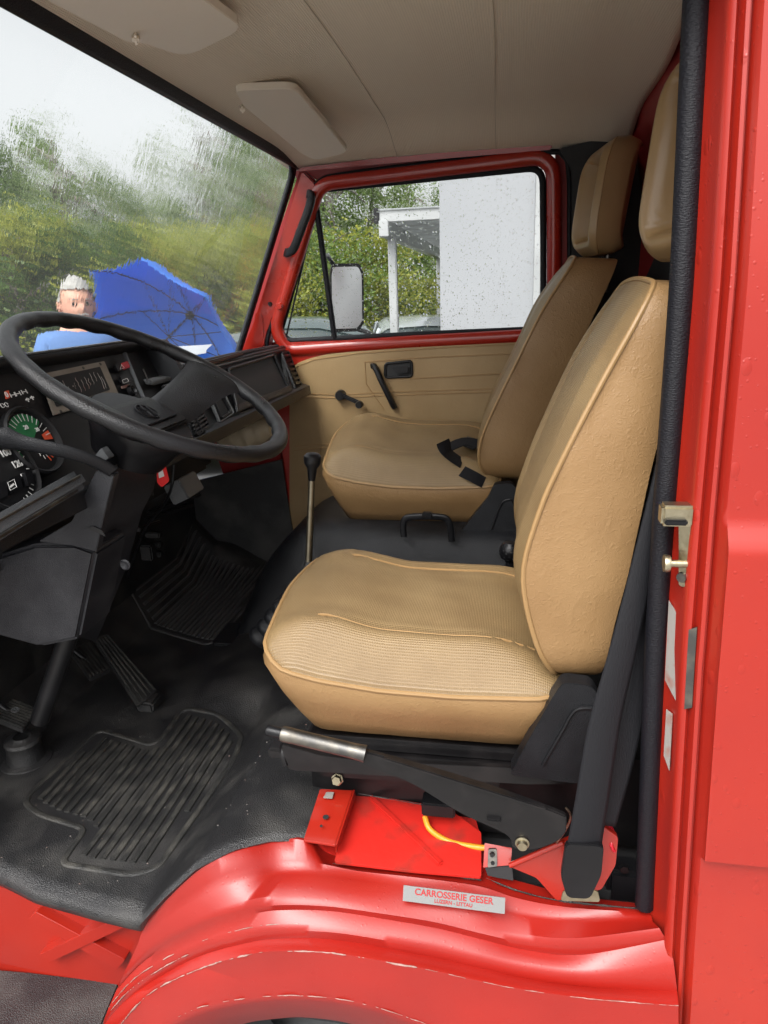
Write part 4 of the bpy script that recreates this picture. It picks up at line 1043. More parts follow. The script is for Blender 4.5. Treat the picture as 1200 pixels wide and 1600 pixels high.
# main moulding: profile swept across the van
def dprof(y):
    lowtop = [( -.14, .060), (-.18, .075)]
    P = []
    P += [(-.195, .012), (-.165, .022), (-.150, .004)]        # bottom roll (height along face, offset)
    P += [(-.148, .0), (-.10, -.008), (-.02, -.008), (-.004, 0)]
    P += [(.004, .006), (.012, -.004), (.014, -.05), (.012, -.16), (-.03, -.20)]
    return P
rows = [[Dxyz(y, h, o - (.055 if y < .695 and -.15 <= h else 0)) for h, o in dprof(y)] for y in [-.10, .2, .5, .69, .70, .9, 1.2, 1.5, 1.62, 1.64]]
bm = bm_new(); add_grid(bm, rows)
dash = finish('dashboard', bm, 'black', van, angle=50)
# close the far end
plate('end_cap', [D(441, 550, .003), D(449, 547, .003), D(470, 604, .003), D(466, 612, .003), D(455, 616, .003)], V((-.12, .006, -.03)), 'black', dash)
# dash top shelf, sky reflection put into its paler grey
rows = [[V((-.85, y, 1.318)), V((-.90, y, 1.325)), V((-.98, y, 1.318)), V((-1.07, y, 1.300))] for y in [.60 + k * 1.04 / 12 for k in range(13)]]
grid('top_shelf', rows, 'dashtop', dash, thick=.01)
tube('shelf_edge', [V((-.875, .7, 1.332)), V((-.872, 1.2, 1.332)), V((-.870, 1.60, 1.326))], .008, 'black', dash)
bm = bm_new()
add_bar(bm, A(300, 574, Z=1.33), A(378, 553, Z=1.33), .012, .012, .004)
finish('demister_slot', bm, 'black_smooth', dash, recalc=False)
bar('grille', A(255, 605, Z=1.325), A(290, 594, Z=1.325), .01, .006, 'black_smooth', dash, .002)
# glovebox shelf opening: frame and dark hollow
def recess(name, pix, depth, m, fr, parent=dash, rr=.008):
    P = roundpoly([D(x, y, .004) for x, y in pix], rr, 3); bm = bm_new()
    add_grid(bm, [P + [P[0]], [p - FN * depth for p in P] + [P[0] - FN * depth]]); bm.faces.new([bm.verts.new(p - FN * depth) for p in P])
    o = finish(name, bm, m, parent)
    sweep(name + '_frame', P, rprof(fr, .012, .4), FN, 'black_smooth', o)
    return o
# opening covers sit proud of the face, so the hollow is cut by drawing it in front of a set-back face
recess('shelf_box', [(356, 577), (427, 555), (450, 605), (371, 640)], .004, 'black_matt', .008)
plate('shelf_lip', [D(366, 634, .008), D(451, 604, .008), D(455, 613, .008), D(368, 645, .008)], FN * .008, 'black', dash, bevel=.003)
recess('tray_box', [(371, 648), (452, 616), (454, 622), (374, 660)], .003, 'black_matt', .004, rr=.003)
recess('coin_box', [(324, 604), (337, 598), (360, 644), (345, 654)], .004, 'black_matt', .005)
fr = sweep('radio_bezel', roundpoly([D(318, 600, .004), D(338, 592, .004), D(364, 646, .004), D(343, 660, .004)], .006), rprof(.004, .01, .4), FN, 'dashtop', dash)
# louvred end vent
bm = bm_new()
for k in range(7):
    a, b = (443 + k * 2.9, 557 + k * 7.0), (449 + k * 2.9, 555 + k * 7.0)
    add_bar(bm, D(a[0], a[1], .008), D(b[0] + 3, b[1], .008), .009, .007, .001, up=FN)
ev = finish('end_vent', bm, 'black_smooth', dash, recalc=False)
bm = bm_new()
sweep('vent_frame', roundpoly([D(440, 553, .006), D(450, 549, .006), D(470, 602, .006), D(461, 608, .006)], .004), rprof(.004, .01, .4), FN, 'black', ev)
# centre vent
cvn = [(297, 652), (313, 641), (326, 668), (306, 682)]
recess('centre_vent', cvn, .003, 'black_matt', .006)
bm = bm_new()
for k in range(5):
    t = (k + .5) / 5; a = D(297 + 9 * t, 652 + 30 * t, .008); b = D(313 + 13 * t, 641 + 27 * t, .008); add_bar(bm, a, b, .004, .010, .001, up=FN)
add_bar(bm, D(305, 648, .012), D(315, 675, .012), .003, .006, .001, up=FN)
finish('vent_louvre', bm, 'black_smooth', dash, recalc=False)
lathe('heater_knob', [(0, .014), (.007, .013), (.009, 0)], D(318, 634, .002), FN, 'black_smooth', dash, 16)
# binnacle hood over the instruments
HY0, HY1 = -.12, .70
hpo = [(.082, -.10), (.084, -.03), (.086, .0), (.090, .010), (.097, .013), (.103, .009), (.106, -.002), (.102, -.05), (.085, -.12), (-.02, -.16)]
rows = [[Dxyz(y, h * (1 if y < .69 else .96), o) for h, o in hpo] for y in [HY0, 0, .2, .4, .6, HY1 - .015, HY1]]
hood = grid('instrument_hood', rows, 'black', dash, angle=60)
tube('hood_highlight', [Dxyz(y, .1035, .010) for y in (-.12, .1, .3, .5, .685)], .0028, 'dashtop', hood, 8)  # pale line laid along the hood as a painted highlight
plate('hood_cheek', roundpoly([Dxyz(HY1 - .012, .085, .036), Dxyz(HY1 - .012, .103, .0), Dxyz(HY1 - .012, .10, -.12), Dxyz(HY1 - .012, -.10, -.10), Dxyz(HY1 - .012, -.06, .02), Dxyz(HY1 - .012, .0, .036)], .008, 4), V((0, .020, 0)), 'black', hood, bevel=.004)
# set-back instrument face
OFF = -.02
face = plate('instrument_panel', [Dxyz(-.12, -.165, OFF), Dxyz(.68, -.165, OFF), Dxyz(.68, .09, OFF), Dxyz(-.12, .09, OFF)], -FN * .01, 'black_smooth', dash)
face.data.transform(Matrix.Translation(FN * 0))
def I(px, py, off=0): return D(px, py, OFF + .006 + off)
face.location = face.location + V((0, 0, 0))
# lower console strip with a bright edge
bm = bm_new()
ea, eb = D(-60, 858, .03), D(126, 748, .03)
add_bar(bm, ea, eb, .035, .028, .010, up=FN); strip = finish('knee_rail', bm, 'dashtop', dash, recalc=False)
tube('rail_trim', [D(-60, 874, .045), D(120, 766, .045)], .003, 'steel', strip)
tube('rail_trim', [D(-60, 846, .046), D(124, 744, .046)], .0022, 'steel', strip)
# radio: metal plate with a torn black aperture
rad = plate('radio_plate', [I(60, 586), I(161, 565), I(185, 620), I(82, 650)], FN * .004, 'frame_metal', dash, bevel=.001)
plate('radio_aperture', roundpoly([I(70, 592, .0052), I(156, 573, .0052), I(172, 609, .0052), I(88, 636, .0052)], .004), FN * .0006, 'gaugeface', rad)
bm = bm_new(); rnd = random.Random(3)
for k in range(16):
    t = (k + .5) / 16 + rnd.uniform(-.02, .02); a = V((70 + 86 * t, 592 - 19 * t, 0)); b = V((88 + 84 * t, 636 - 27 * t, 0)); pts = []
    t0, t1 = sorted((rnd.uniform(0, .5), rnd.uniform(.4, 1)))
    for q in range(7):
        u = t0 + (t1 - t0) * q / 6; c = a.lerp(b, u); pts.append(I(c.x + rnd.uniform(-1, 1), c.y, .0062))
    add_tube(bm, pts, rnd.uniform(.0004, .0009), 4)
finish('torn_fibres', bm, 'sticker', rad)
for q in ((66, 590), (130, 575), (157, 569), (180, 617), (152, 626), (95, 643)): lathe('screw', [(0, .002), (.003, .0015), (.0035, 0)], I(*q, .004), FN, 'steel', rad, 10)
# switches right of the radio
def switch(pix, m, name='switch', h=.008, parent=dash):
    return plate(name, roundpoly([I(x, y) for x, y in pix], .002, 2), FN * h, m, parent, bevel=.0015)
s1 = switch([(176, 572), (193, 567), (197, 578), (181, 582)], 'black_smooth', h=.007)
s1b = switch([(185, 570), (194, 567), (198, 577), (189, 580)], 'redbtn', 'hazard_key', .011, s1)
bm = bm_new(); tri = [I(188, 577, .0125), I(194.5, 575, .0125), I(190, 569.5, .0125)]; add_tube(bm, tri, .0006, 5, closed=True); finish('triangle', bm, 'white', s1b)
s2 = switch([(183, 591), (200, 586), (205, 596), (188, 601)], 'black_smooth', h=.009)
bm = bm_new(); add_tube(bm, roundpoly([I(191, 594, .0105), I(199, 591, .0105), I(201, 596, .0105), I(193, 599, .0105)], .002, 3), .0005, 5, closed=True); finish('symbol', bm, 'white', s2)
switch([(188, 604), (202, 600), (204, 604), (190, 608)], 'sticker', 'label_strip', .002)
kb = lathe('socket', [(0, .002), (.007, .004), (.010, .010), (.012, .010), (.014, 0)], I(204, 611), FN, 'black_smooth', dash, 20)
bm = bm_new(); add_bar(bm, I(194, 551, .01), I(224, 622, .01), .003, .010, .001, up=FN); finish('divider', bm, 'dashtop', dash, recalc=False)
tube('lever_slide', [I(224, 577, .006), I(232, 596, .006)], .0018, 'steel', dash, 8)
box('slide_knob', I(234, 597, .012), (.016, .010, .012), 'dashtop', dash, bevel=.003)
# warning lamp symbols
bm = bm_new()
for (x, y), kd in (((20, 617), 0), ((28, 615), 0), ((38, 612), 0), ((43, 624), 1), ((50, 621), 1), ((7, 633), 2)):
    c = I(x, y, .007)
    if kd == 0:
        for s in (-1, 1): add_bar(bm, c + V((0, s * .006, 0)) - FUP * .004, c + V((0, s * .006, 0)) + FUP * .004, .0016, .001, up=FN)
        add_bar(bm, c + V((0, -.006, 0)), c + V((0, .006, 0)), .0014, .001, up=FN)
    elif kd == 1:
        add_bar(bm, c - V((0, .005, 0)), c + V((0, .005, 0)), .003, .001, up=FN); add_bar(bm, c - FUP * .005, c + FUP * .003, .002, .001, up=FN)
    else:
        for s in (-1, 1): add_tube(bm, [c + V((0, s * .005, 0)) + (V((0, 1, 0)) * math.cos(q) + FUP * math.sin(q)) * .004 for q in [k * .7 for k in range(9)]], .0007, 4)
ws_ = finish('warning_symbols', bm, 'white', dash, recalc=False)
plate('oil_lamp', roundpoly([I(6, 612, .006), I(13, 610, .006), I(15, 622, .006), I(9, 624, .006)], .002), FN * .0012, 'orange', ws_)
bm = bm_new(); add_text(bm, '0', I(10.5, 617, .008), (0, 1, 0), FUP, .014); finish('lamp_mark', bm, 'white', ws_, smooth=False, recalc=False)
# gauges
GY = V((0, 1, 0))
def gauge(c, r, name, label):
    bm = bm_new(); add_lathe(bm, [(r * 1.12, -.004), (r * 1.13, .008), (r * 1.07, .012), (r * 1.0, .009), (r * .97, .001), (0, .001)], c, FN, 40)
    g_ = finish(name, bm, 'gaugeface', dash); g_['label'] = label
    return g_
def arcface(c, r0, r1, a0, a1, off, m, name, parent, n=20):
    rows = [[c + (GY * math.cos(R(a)) + FUP * math.sin(R(a))) * r + FN * off for r in (r0, r1)] for a in [a0 + (a1 - a0) * k / n for k in range(n + 1)]]
    return grid(name, rows, m, parent)
gc = I(50, 690); gr = .058
tg = gauge(gc, gr, 'rev_counter', 'green and orange rev counter dial')
arcface(gc, gr * .05, gr * .90, 35, 205, .0030, 'green', 'green_sector', tg)
arcface(gc, gr * .5, gr * .90, -8, 12, .0032, 'orange', 'orange_sector', tg, 6)
bm = bm_new()
for k in range(17):
    a = R(205 - k * 12.5); u = GY * math.cos(a) + FUP * math.sin(a); add_bar(bm, gc + u * gr * .66 + FN * .0042, gc + u * gr * .90 + FN * .0042, .0012, .0006, up=FN)
for k in range(5):
    a = R(-30 - k * 14); u = GY * math.cos(a) + FUP * math.sin(a); add_bar(bm, gc + u * gr * .5 + FN * .0042, gc + u * gr * .64 + FN * .0042, .0010, .0006, up=FN)
add_text(bm, '20', gc + FUP * gr * .45 + FN * .0045, GY, FUP, .011)
add_text(bm, '30', gc + (GY * math.cos(R(35)) + FUP * math.sin(R(35))) * gr * .5 + FN * .0045, GY, FUP, .010)
add_bar(bm, gc + FN * .005, gc - GY * gr * .1 - FUP * gr * .5 + FN * .005, .0016, .0008, up=FN)
finish('dial_marks', bm, 'white', tg, smooth=False, recalc=False)
bm = bm_new()
for k in range(2):
    a = R(-60 - k * 12); u = GY * math.cos(a) + FUP * math.sin(a); add_bar(bm, gc + u * gr * .62 + FN * .0048, gc + u * gr * .78 + FN * .0048, .0022, .0008, up=FN)
finish('dial_red_marks', bm, 'orange', tg, recalc=False)
sc_ = I(2, 738); sr = .066
sg = gauge(sc_, sr, 'speedometer', 'black speedometer dial marked 120')
bm = bm_new()
for k in range(24):
    a = R(150 - k * 10); u = GY * math.cos(a) + FUP * math.sin(a); add_bar(bm, sc_ + u * sr * .80 + FN * .004, sc_ + u * sr * .93 + FN * .004, .0012 if k % 2 else .002, .0006, up=FN)
for s, a in (('120', 5), ('100', 45), ('80', 85), ('60', 125)):
    u = GY * math.cos(R(a)) + FUP * math.sin(R(a)); add_text(bm, s, sc_ + u * sr * .58 + FN * .0045, GY, FUP, .017)
u = GY * math.cos(R(-25)) + FUP * math.sin(R(-25)); add_text(bm, '125', sc_ + u * sr * .62 + FN * .0045, GY, FUP, .009); add_text(bm, 'km/h', sc_ + u * sr * .62 - FUP * .011 + FN * .0045, GY, FUP, .007)
finish('dial_marks', bm, 'white', sg, smooth=False, recalc=False)
# rocker switches below
rk = switch([(8, 752), (26, 743), (31, 764), (12, 774)], 'black_smooth', 'rocker_switch', .008)
bm = bm_new(); add_tube(bm, [I(12, 754, .0095), I(22, 749, .0095), I(26, 761, .0095), I(16, 766, .0095)], .0006, 5, closed=True)
add_bar(bm, I(16, 761, .0095), I(22, 756, .0095), .003, .001, up=FN); finish('rocker_symbol', bm, 'white', rk, recalc=False)
switch([(30, 742), (42, 736), (46, 757), (36, 763)], 'black_smooth', 'rocker_switch', .012)
switch([(-16, 762), (2, 754), (7, 777), (-10, 786)], 'black_smooth', 'rocker_switch', .010)

# paper on the dash, seen in the foot of the screen
pp = plate('paper_sheet', [A(262, 536, Z=1.342), A(324, 535, Z=1.342), A(322, 552, Z=1.339), A(300, 556, Z=1.339), A(280, 550, Z=1.340)], V((0, 0, .0008)), 'keyblue')
tag(pp, 'pale sheet of paper lying on the dash below the rainy windscreen', 'paper')
# beige thing of unknown kind under the dash
rows = []
ctr = [A(345, 690, Y=1.25), A(375, 682, Y=1.25), A(400, 674, Y=1.25), A(424, 670, Y=1.25)]
bm = bm_new(); pth = smoothpath(ctr, 5); add_tube(bm, pth, [.02 + .038 * math.sin(math.pi * min(1, (k + 2) / (len(pth) + 2))) + .004 * math.sin(k * 1.7) for k in range(len(pth))], 16); du = finish('beige_bundle', bm, 'beige', dash)

# heater box and wiring under the dash
hb_ = box('heater_box', (-1.12, .98, 1.06), (.26, .44, .20), 'black_matt', van, bevel=.02)
box('heater_lid', A(288, 762, Y=.70), (.05, .10, .055), 'dashtop', hb_, rot=Matrix.Rotation(R(-25), 3, 'Y'), bevel=.003)
bm = bm_new()
for k, (a, b) in enumerate([((232, 800), (312, 772)), ((228, 812), (300, 788)), ((215, 828), (250, 815))]):
    add_bar(bm, A(*a, Y=.68), A(*b, Y=.84), .018, .010, .003)
finish('heater_ledge', bm, 'black_smooth', hb_, recalc=False)
bm = bm_new()
for k in range(3): add_box(bm, A(240 + k * 1, 835 + k * 15, Y=.72), (.045, .02, .016), None, .003)
finish('relay_row', bm, 'black_smooth', hb_, recalc=False)
box('connector', A(232, 862, Y=.70), (.035, .03, .045), 'black_smooth', hb_, bevel=.004)
tube('cable', smoothpath([A(272, 726, Y=.6), A(268, 760, Y=.6), A(255, 790, Y=.65), A(225, 830, Y=.7), A(200, 900, Y=.75)], 5), .004, 'black_smooth', hb_, 8)
# bulkhead and toe board
box('under_dash_panel', (-.99, .27, 1.09), (.03, .80, .16), 'black_matt', van)
box('bulkhead', (-1.32, .85, .88), (.03, 1.74, .92), 'rubber', van)
plate('kick_panel', [A(400, 728, Y=1.665), A(440, 718, Y=1.665), A(452, 800, Y=1.665), A(480, 960, Y=1.665), A(300, 960, Y=1.665), A(270, 760, Y=1.665)], V((0, .01, 0)), 'rubber', van)

# ================================================================== STEERING
WC = V((-.657, .24, 1.354)); WRr = .250; WTH = .507
WNm = V((math.sin(WTH), 0, math.cos(WTH))); WU = V((0, 1, 0)); WV = WNm.cross(WU)          # WU across, WV fore-aft
if WV.x < 0: WV = -WV                                                                   # towards the driver
def Wp(a, r, h=0): return WC + (WU * math.cos(a) + WV * math.sin(a)) * r + WNm * h
bm = bm_new()
n = 288; pts = [Wp(2 * math.pi * k / n, WRr) for k in range(n)]
seg = 16; rings = []
for i in range(n):
    a = 2 * math.pi * i / n; u = (WU * math.cos(a) + WV * math.sin(a)); row = []
    for k in range(seg):
        t = 2 * math.pi * k / seg; rx, rz = .0165, .0150
        # finger grips moulded in the underside
        g_ = .0030 * (.5 + .5 * math.sin(a * 26)) * max(0, -math.sin(t)) + .0022 * (.5 + .5 * math.sin(a * 26)) * max(0, -math.cos(t))
        row.append(bm.verts.new(WC + u * (WRr + (rx - g_ * .6) * math.cos(t)) + WNm * ((rz - g_) * math.sin(t))))
    rings.append(row)
for i in range(n):
    a, b = rings[i], rings[(i + 1) % n]
    for k in range(seg): bm.faces.new((a[k], a[(k + 1) % seg], b[(k + 1) % seg], b[k]))
wheel = finish('steering_wheel', bm, 'wheel', van)
# two broad spokes joined by the hub pad
def spoke(ang_c, name='spoke'):
    rows = []
    for k in range(17):
        t = k / 16; r = .242 - .215 * t; half = (.052 - .004 * t + .030 * (1 - t) ** 6); drop = -.076 * sstep(0, .85, t)
        cdir = WU * math.cos(ang_c) + WV * math.sin(ang_c); sdir_ = WNm.cross(cdir)
        base = WC + cdir * r + WNm * drop; row = []
        for j in range(13):
            s = j / 12 * 2 - 1; row.append(base + sdir_ * half * s + WNm * (.010 * (1 - s ** 4) + .0))
        for j in range(13):
            s = 1 - j / 12 * 2; row.append(base + sdir_ * half * s * .92 + WNm * (-.014 * (1 - s ** 4) - .002))
        rows.append(row)
    bm = bm_new(); vs = add_grid(bm, rows, closed_u=True); bm.faces.new(vs[0]); bm.faces.new(vs[-1][::-1]); return finish(name, bm, 'wheel', wheel)
spoke(R(6)); spoke(R(174))
hubc = WC + WNm * -.084
pad = plate('hub_pad', roundpoly([hubc + WU * .090 + WV * -.045, hubc + WU * .090 + WV * .055, hubc - WU * .090 + WV * .055, hubc - WU * .090 + WV * -.045], .02, 4), WNm * .022, 'wheel', wheel, bevel=.006)
plate('horn_button', roundpoly([hubc + WU * .070 + WV * -.028 + WNm * .021, hubc + WU * .070 + WV * .036 + WNm * .021, hubc - WU * .070 + WV * .036 + WNm * .021, hubc - WU * .070 + WV * -.028 + WNm * .021], .006, 3), WNm * .005, 'black', wheel, bevel=.002)
bm = bm_new(); ec_ = hubc + WNm * .0275 + WV * .004 + WU * .0; er = .0225
add_tube(bm, [ec_ + (WU * math.cos(2 * math.pi * k / 32) + WV * math.sin(2 * math.pi * k / 32)) * er for k in range(32)], .0016, 6, closed=True)
def E2(x, y): return ec_ + (WU * x - WV * y) * er
for a, b in (((-.35, .90), (0, .12)), ((0, .12), (.35, .90)), ((-.80, .55), (-.38, -.85)), ((-.38, -.85), (0, -.02)), ((0, -.02), (.38, -.85)), ((.38, -.85), (.80, .55))):
    add_tube(bm, [E2(*a), E2(*b)], .0017, 6)
finish('emblem', bm, 'black_smooth', pad)
# hub skirt and column
colax = -WNm
lathe('hub_skirt', [(.0, .072), (.095, .072), (.102, .08), (.10, .09), (.085, .115), (.070, .155), (.05, .165)], WC, colax, 'black_smooth', wheel, 40)
# column shroud: upper cowl, lofted down to the floor
def Cc(px, py, Y): return A(px, py, Y=Y)
# outline of the shroud at the near side (Y=.16) and the far side (Y=.33)
sec = []
def sect(lx, ly, rx, ry, ynear, yfar):
    """rounded box section between the left pixel and the right pixel"""
    a, b = Cc(lx, ly, ynear), Cc(rx, ry, yfar); c = V((b.x, yfar, b.z)); d = V((a.x, yfar, a.z))
    return roundpoly([a, b, c, d], .018, 4)
rows = [sect(172, 730, 246, 738, .145, .33), sect(158, 760, 240, 765, .145, .33), sect(138, 820, 222, 800, .145, .34), sect(116, 880, 200, 880, .145, .35), sect(100, 940, 172, 950, .145, .35), sect(88, 985, 150, 1003, .145, .35)]
bm = bm_new(); vs = add_grid(bm, rows, closed_u=True); bm.faces.new(vs[0]); bm.faces.new(vs[-1][::-1])
col = finish('steering_column', bm, 'cowlplastic', van, angle=40)
plate('knee_panel', [Cc(-40, 880, .138), Cc(55, 850, .138), Cc(116, 850, .138), Cc(150, 862, .138), Cc(122, 1000, .138), Cc(60, 1012, .138), Cc(-40, 985, .138)], V((0, .12, 0)), 'cowlplastic', col, bevel=.008, seg=3)
plate('cowl', roundpoly([Cc(150, 735, .128), Cc(178, 742, .128), Cc(166, 790, .128), Cc(150, 862, .128), Cc(112, 852, .128), Cc(60, 846, .128), Cc(112, 815, .128)], .004, 2), V((0, .02, 0)), 'cowlplastic', col, bevel=.003)
tube('cowl_joint', [Cc(177, 745, .130), Cc(166, 790, .130), Cc(150, 862, .130)], .0012, 'black_matt', col, 6)
for q in ((152, 831), (196, 882)):
    c = Cc(*q, .145)
    lathe('screw_recess', [(.010, 0), (.011, .002), (.008, .004), (.003, .001), (0, .001)], c, (0, -1, 0), 'cowlplastic', col, 14)
plate('clip_mark', [Cc(137, 825, .127), Cc(166, 838, .127), Cc(160, 828, .127), Cc(147, 822, .127)], V((0, -.002, 0)), 'dark_metal', col)
# lower tube into its floor boot
tube('column_tube', [Cc(108, 990, .20), Cc(62, 1125, .20)], .020, 'black_smooth', col, 20)
ft = FM(42, 1188)
boot = lathe('column_boot', [(.062, .0), (.060, .006), (.044, .010), (.041, .030), (.040, .052), (.043, .056), (.040, .064), (.028, .066), (.02, .07)], V((ft.x, ft.y + .0, .42)), (0, 0, 1), 'rubber', col, 36)
# stalk
p = smoothpath([Cc(178, 738, .13), Cc(150, 722, .11), Cc(110, 708, .085), Cc(60, 697, .06), Cc(20, 688, .045), Cc(0, 682, .04)], 5)
bm = bm_new(); rows = []
for i, q in enumerate(p):
    t = i / (len(p) - 1); w = interp([(0, .013), (.3, .012), (.7, .013), (.88, .021), (1, .017)], t)
    tt = frame_of(p, i, False); s = tt.cross(V((0, -1, 0))).normalized()
    rows.append([q + s * w * math.cos(a) + V((0, -1, 0)) * w * .6 * math.sin(a) for a in [k * math.pi / 6 for k in range(12)]])
vs = add_grid(bm, rows, closed_u=True); bm.faces.new(vs[0]); bm.faces.new(vs[-1][::-1]); stalk = finish('indicator_stalk', bm, 'black', col)
plate('lever_end', roundpoly([Cc(158, 700, .13), Cc(170, 716, .13), Cc(164, 720, .13), Cc(148, 712, .13)], .002, 2), V((0, .02, 0)), 'dashtop', col, bevel=.002)
# ignition key tag, hanging
tgp = [Cc(244, 718, .30), Cc(255, 717, .30), Cc(264, 752, .30), Cc(252, 762, .30), Cc(245, 754, .30)]
keyring = plate('key_tag', roundpoly(tgp, .004, 3), V((0, .004, 0)), 'tagred', None, bevel=.0012)
tag(keyring, 'small red key tag with a white paper slip hanging under the steering wheel', 'key tag')
plate('paper_slip', [Cc(246, 726, .298), Cc(252, 725, .298), Cc(257, 744, .298), Cc(249, 747, .298)], V((0, -.0012, 0)), 'white', keyring)
tube('ring', [Cc(249, 716, .302) + V((math.cos(a) * .006, 0, math.sin(a) * .008)) for a in [k * .63 for k in range(10)]], .0009, 'steel', keyring, 6, closed=True)

# ================================================================== PEDALS
def pedal(name, pix, thick, ribs, label, nrm, m='rubber'):
    P = [V(p) for p in pix]; o = plate(name, roundpoly(P, .006, 3), nrm * -thick, m, van, bevel=.003); o['label'] = label
    bm = bm_new(); a0, a1, b1, b0 = P[0], P[1], P[2], P[3]       # ribs run a->b
    for k in range(ribs):
        t = (k + .5) / ribs; add_bar(bm, a0.lerp(a1, t).lerp(b0.lerp(b1, t), .03) + nrm * .001, a0.lerp(a1, t).lerp(b0.lerp(b1, t), .97) + nrm * .001, (a1 - a0).length / ribs * .5, .005, .001, up=nrm)
    finish('tread', bm, 'rubber_dusty', o, recalc=False); return o
# accelerator: leaning slab hinged at the floor
ac = [A(146, 998, Z=.60), A(168, 990, Z=.60), A(246, 1078, Z=.455), A(216, 1104, Z=.455)]
nn = (ac[1] - ac[0]).cross(ac[2] - ac[0]).normalized(); nn = nn if nn.z > 0 else -nn
ped = pedal('accelerator_pedal', ac, .012, 5, 'long ribbed accelerator pedal', nn)
box('pedal_heel', (ac[2] + ac[3]) / 2 + V((0, .004, -.016)), (.05, .06, .03), 'rubber', ped, bevel=.006)
bp = [A(108, 1016, Z=.56), A(140, 1002, Z=.56), A(172, 1046, Z=.53), A(140, 1060, Z=.53)]
nn = (bp[1] - bp[0]).cross(bp[2] - bp[0]).normalized(); nn = nn if nn.z > 0 else -nn
bpd = pedal('brake_pedal', bp, .012, 6, 'black brake pedal partly hidden beside the accelerator', nn)
tube('arm', [(bp[0] + bp[2]) / 2 - nn * .01, (bp[0] + bp[2]) / 2 + V((-.18, .02, .12))], .008, 'black_smooth', bpd)
cp = [A(-20, 1118, Z=.56), A(20, 1092, Z=.56), A(62, 1108, Z=.54), A(36, 1140, Z=.54)]
nn = (cp[1] - cp[0]).cross(cp[2] - cp[0]).normalized(); nn = nn if nn.z > 0 else -nn
cpd = pedal('clutch_pedal', cp, .012, 9, 'worn clutch pedal at the left edge with a round emblem', nn)
tube('arm', [(cp[0] + cp[2]) / 2 - nn * .01, (cp[0] + cp[2]) / 2 + V((-.22, .02, .14))], .008, 'black_smooth', cpd)
bm = bm_new(); cc = cp[0].lerp(cp[1], .55).lerp(cp[3].lerp(cp[2], .55), .45) + nn * .005; u_ = (cp[1] - cp[0]).normalized(); v_ = nn.cross(u_)
add_tube(bm, [cc + (u_ * math.cos(k * .39) + v_ * math.sin(k * .39)) * .009 for k in range(16)], .0009, 5, closed=True)
for a, b in (((-.35, .9), (0, .1)), ((0, .1), (.35, .9)), ((-.8, .5), (-.38, -.85)), ((-.38, -.85), (0, 0)), ((0, 0), (.38, -.85)), ((.38, -.85), (.8, .5))):
    add_tube(bm, [cc + (u_ * a[0] + v_ * a[1]) * .009, cc + (u_ * b[0] + v_ * b[1]) * .009], .0009, 5)
finish('emblem', bm, 'dashtop', cpd)

# ================================================================== GEAR LEVER
gt = A(488, 724, Y=.60); gb = A(482, 890, Y=.60)
gl_ = tube('gear_lever', [gb, gt], [.0092, .0080], 'brass_rod', van, 14)
up_ = (gt - gb).normalized()
lathe('knob', [(.007, -.045), (.009, -.040), (.012, -.012), (.020, .0), (.0215, .010), (.0210, .018), (.015, .024), (.008, .026), (0, .026)], gt, up_, 'black_smooth', gl_, 28)
lathe('sleeve', [(.008, .045), (.011, .040), (.013, .012), (.016, .0), (.016, -.01), (0, -.01)], gb - up_ * .02, up_, 'rubber', gl_, 20)
gp_ = resample(smoothpath([gb - up_ * .03] + [A(x - 6, y, Y=.57 - .008 * k) for k, (x, y) in enumerate([(472, 915), (458, 936), (440, 960), (424, 982), (408, 1002)])], 6), 121)
tube('bellows', gp_, [.015 + .010 * i / 120 + .0075 * abs(math.sin(math.pi * 7 * i / 120)) for i in range(121)], 'black', gl_, 20)

# ================================================================== EXTERIOR MIRROR (passenger side)
mc = A(543, 466, Y=2.02); mu = V((.95, -.30, 0)).normalized()
P = [A(519, 412, Y=2.02), A(562, 411, Y=2.02), A(568, 425, Y=2.02), A(569, 505, Y=2.02), A(560, 518, Y=2.02), A(521, 519, Y=2.02), A(517, 500, Y=2.02), A(516, 425, Y=2.02)]
mir = plate('door_mirror', roundpoly(P, .015, 4), V((-.02, .06, 0)), 'black_smooth', van, bevel=.008); mir['label'] = 'tall passenger door mirror seen through the side window'
c = sum(P, V()) / len(P)
plate('mirror_glass', roundpoly([c + (p - c) * .90 + V((0, -.004, 0)) for p in P], .012, 4), V((0, .002, 0)), 'mirror', mir)
tube('mirror_arm', smoothpath([A(560, 515, Y=2.03), A(590, 525, Y=1.95), A(600, 532, Y=1.80)], 4), .009, 'black_smooth', mir)
tube('mirror_arm', smoothpath([A(520, 412, Y=2.05), A(512, 400, Y=1.98), A(505, 400, Y=1.78)], 4), .009, 'black_smooth', mir)

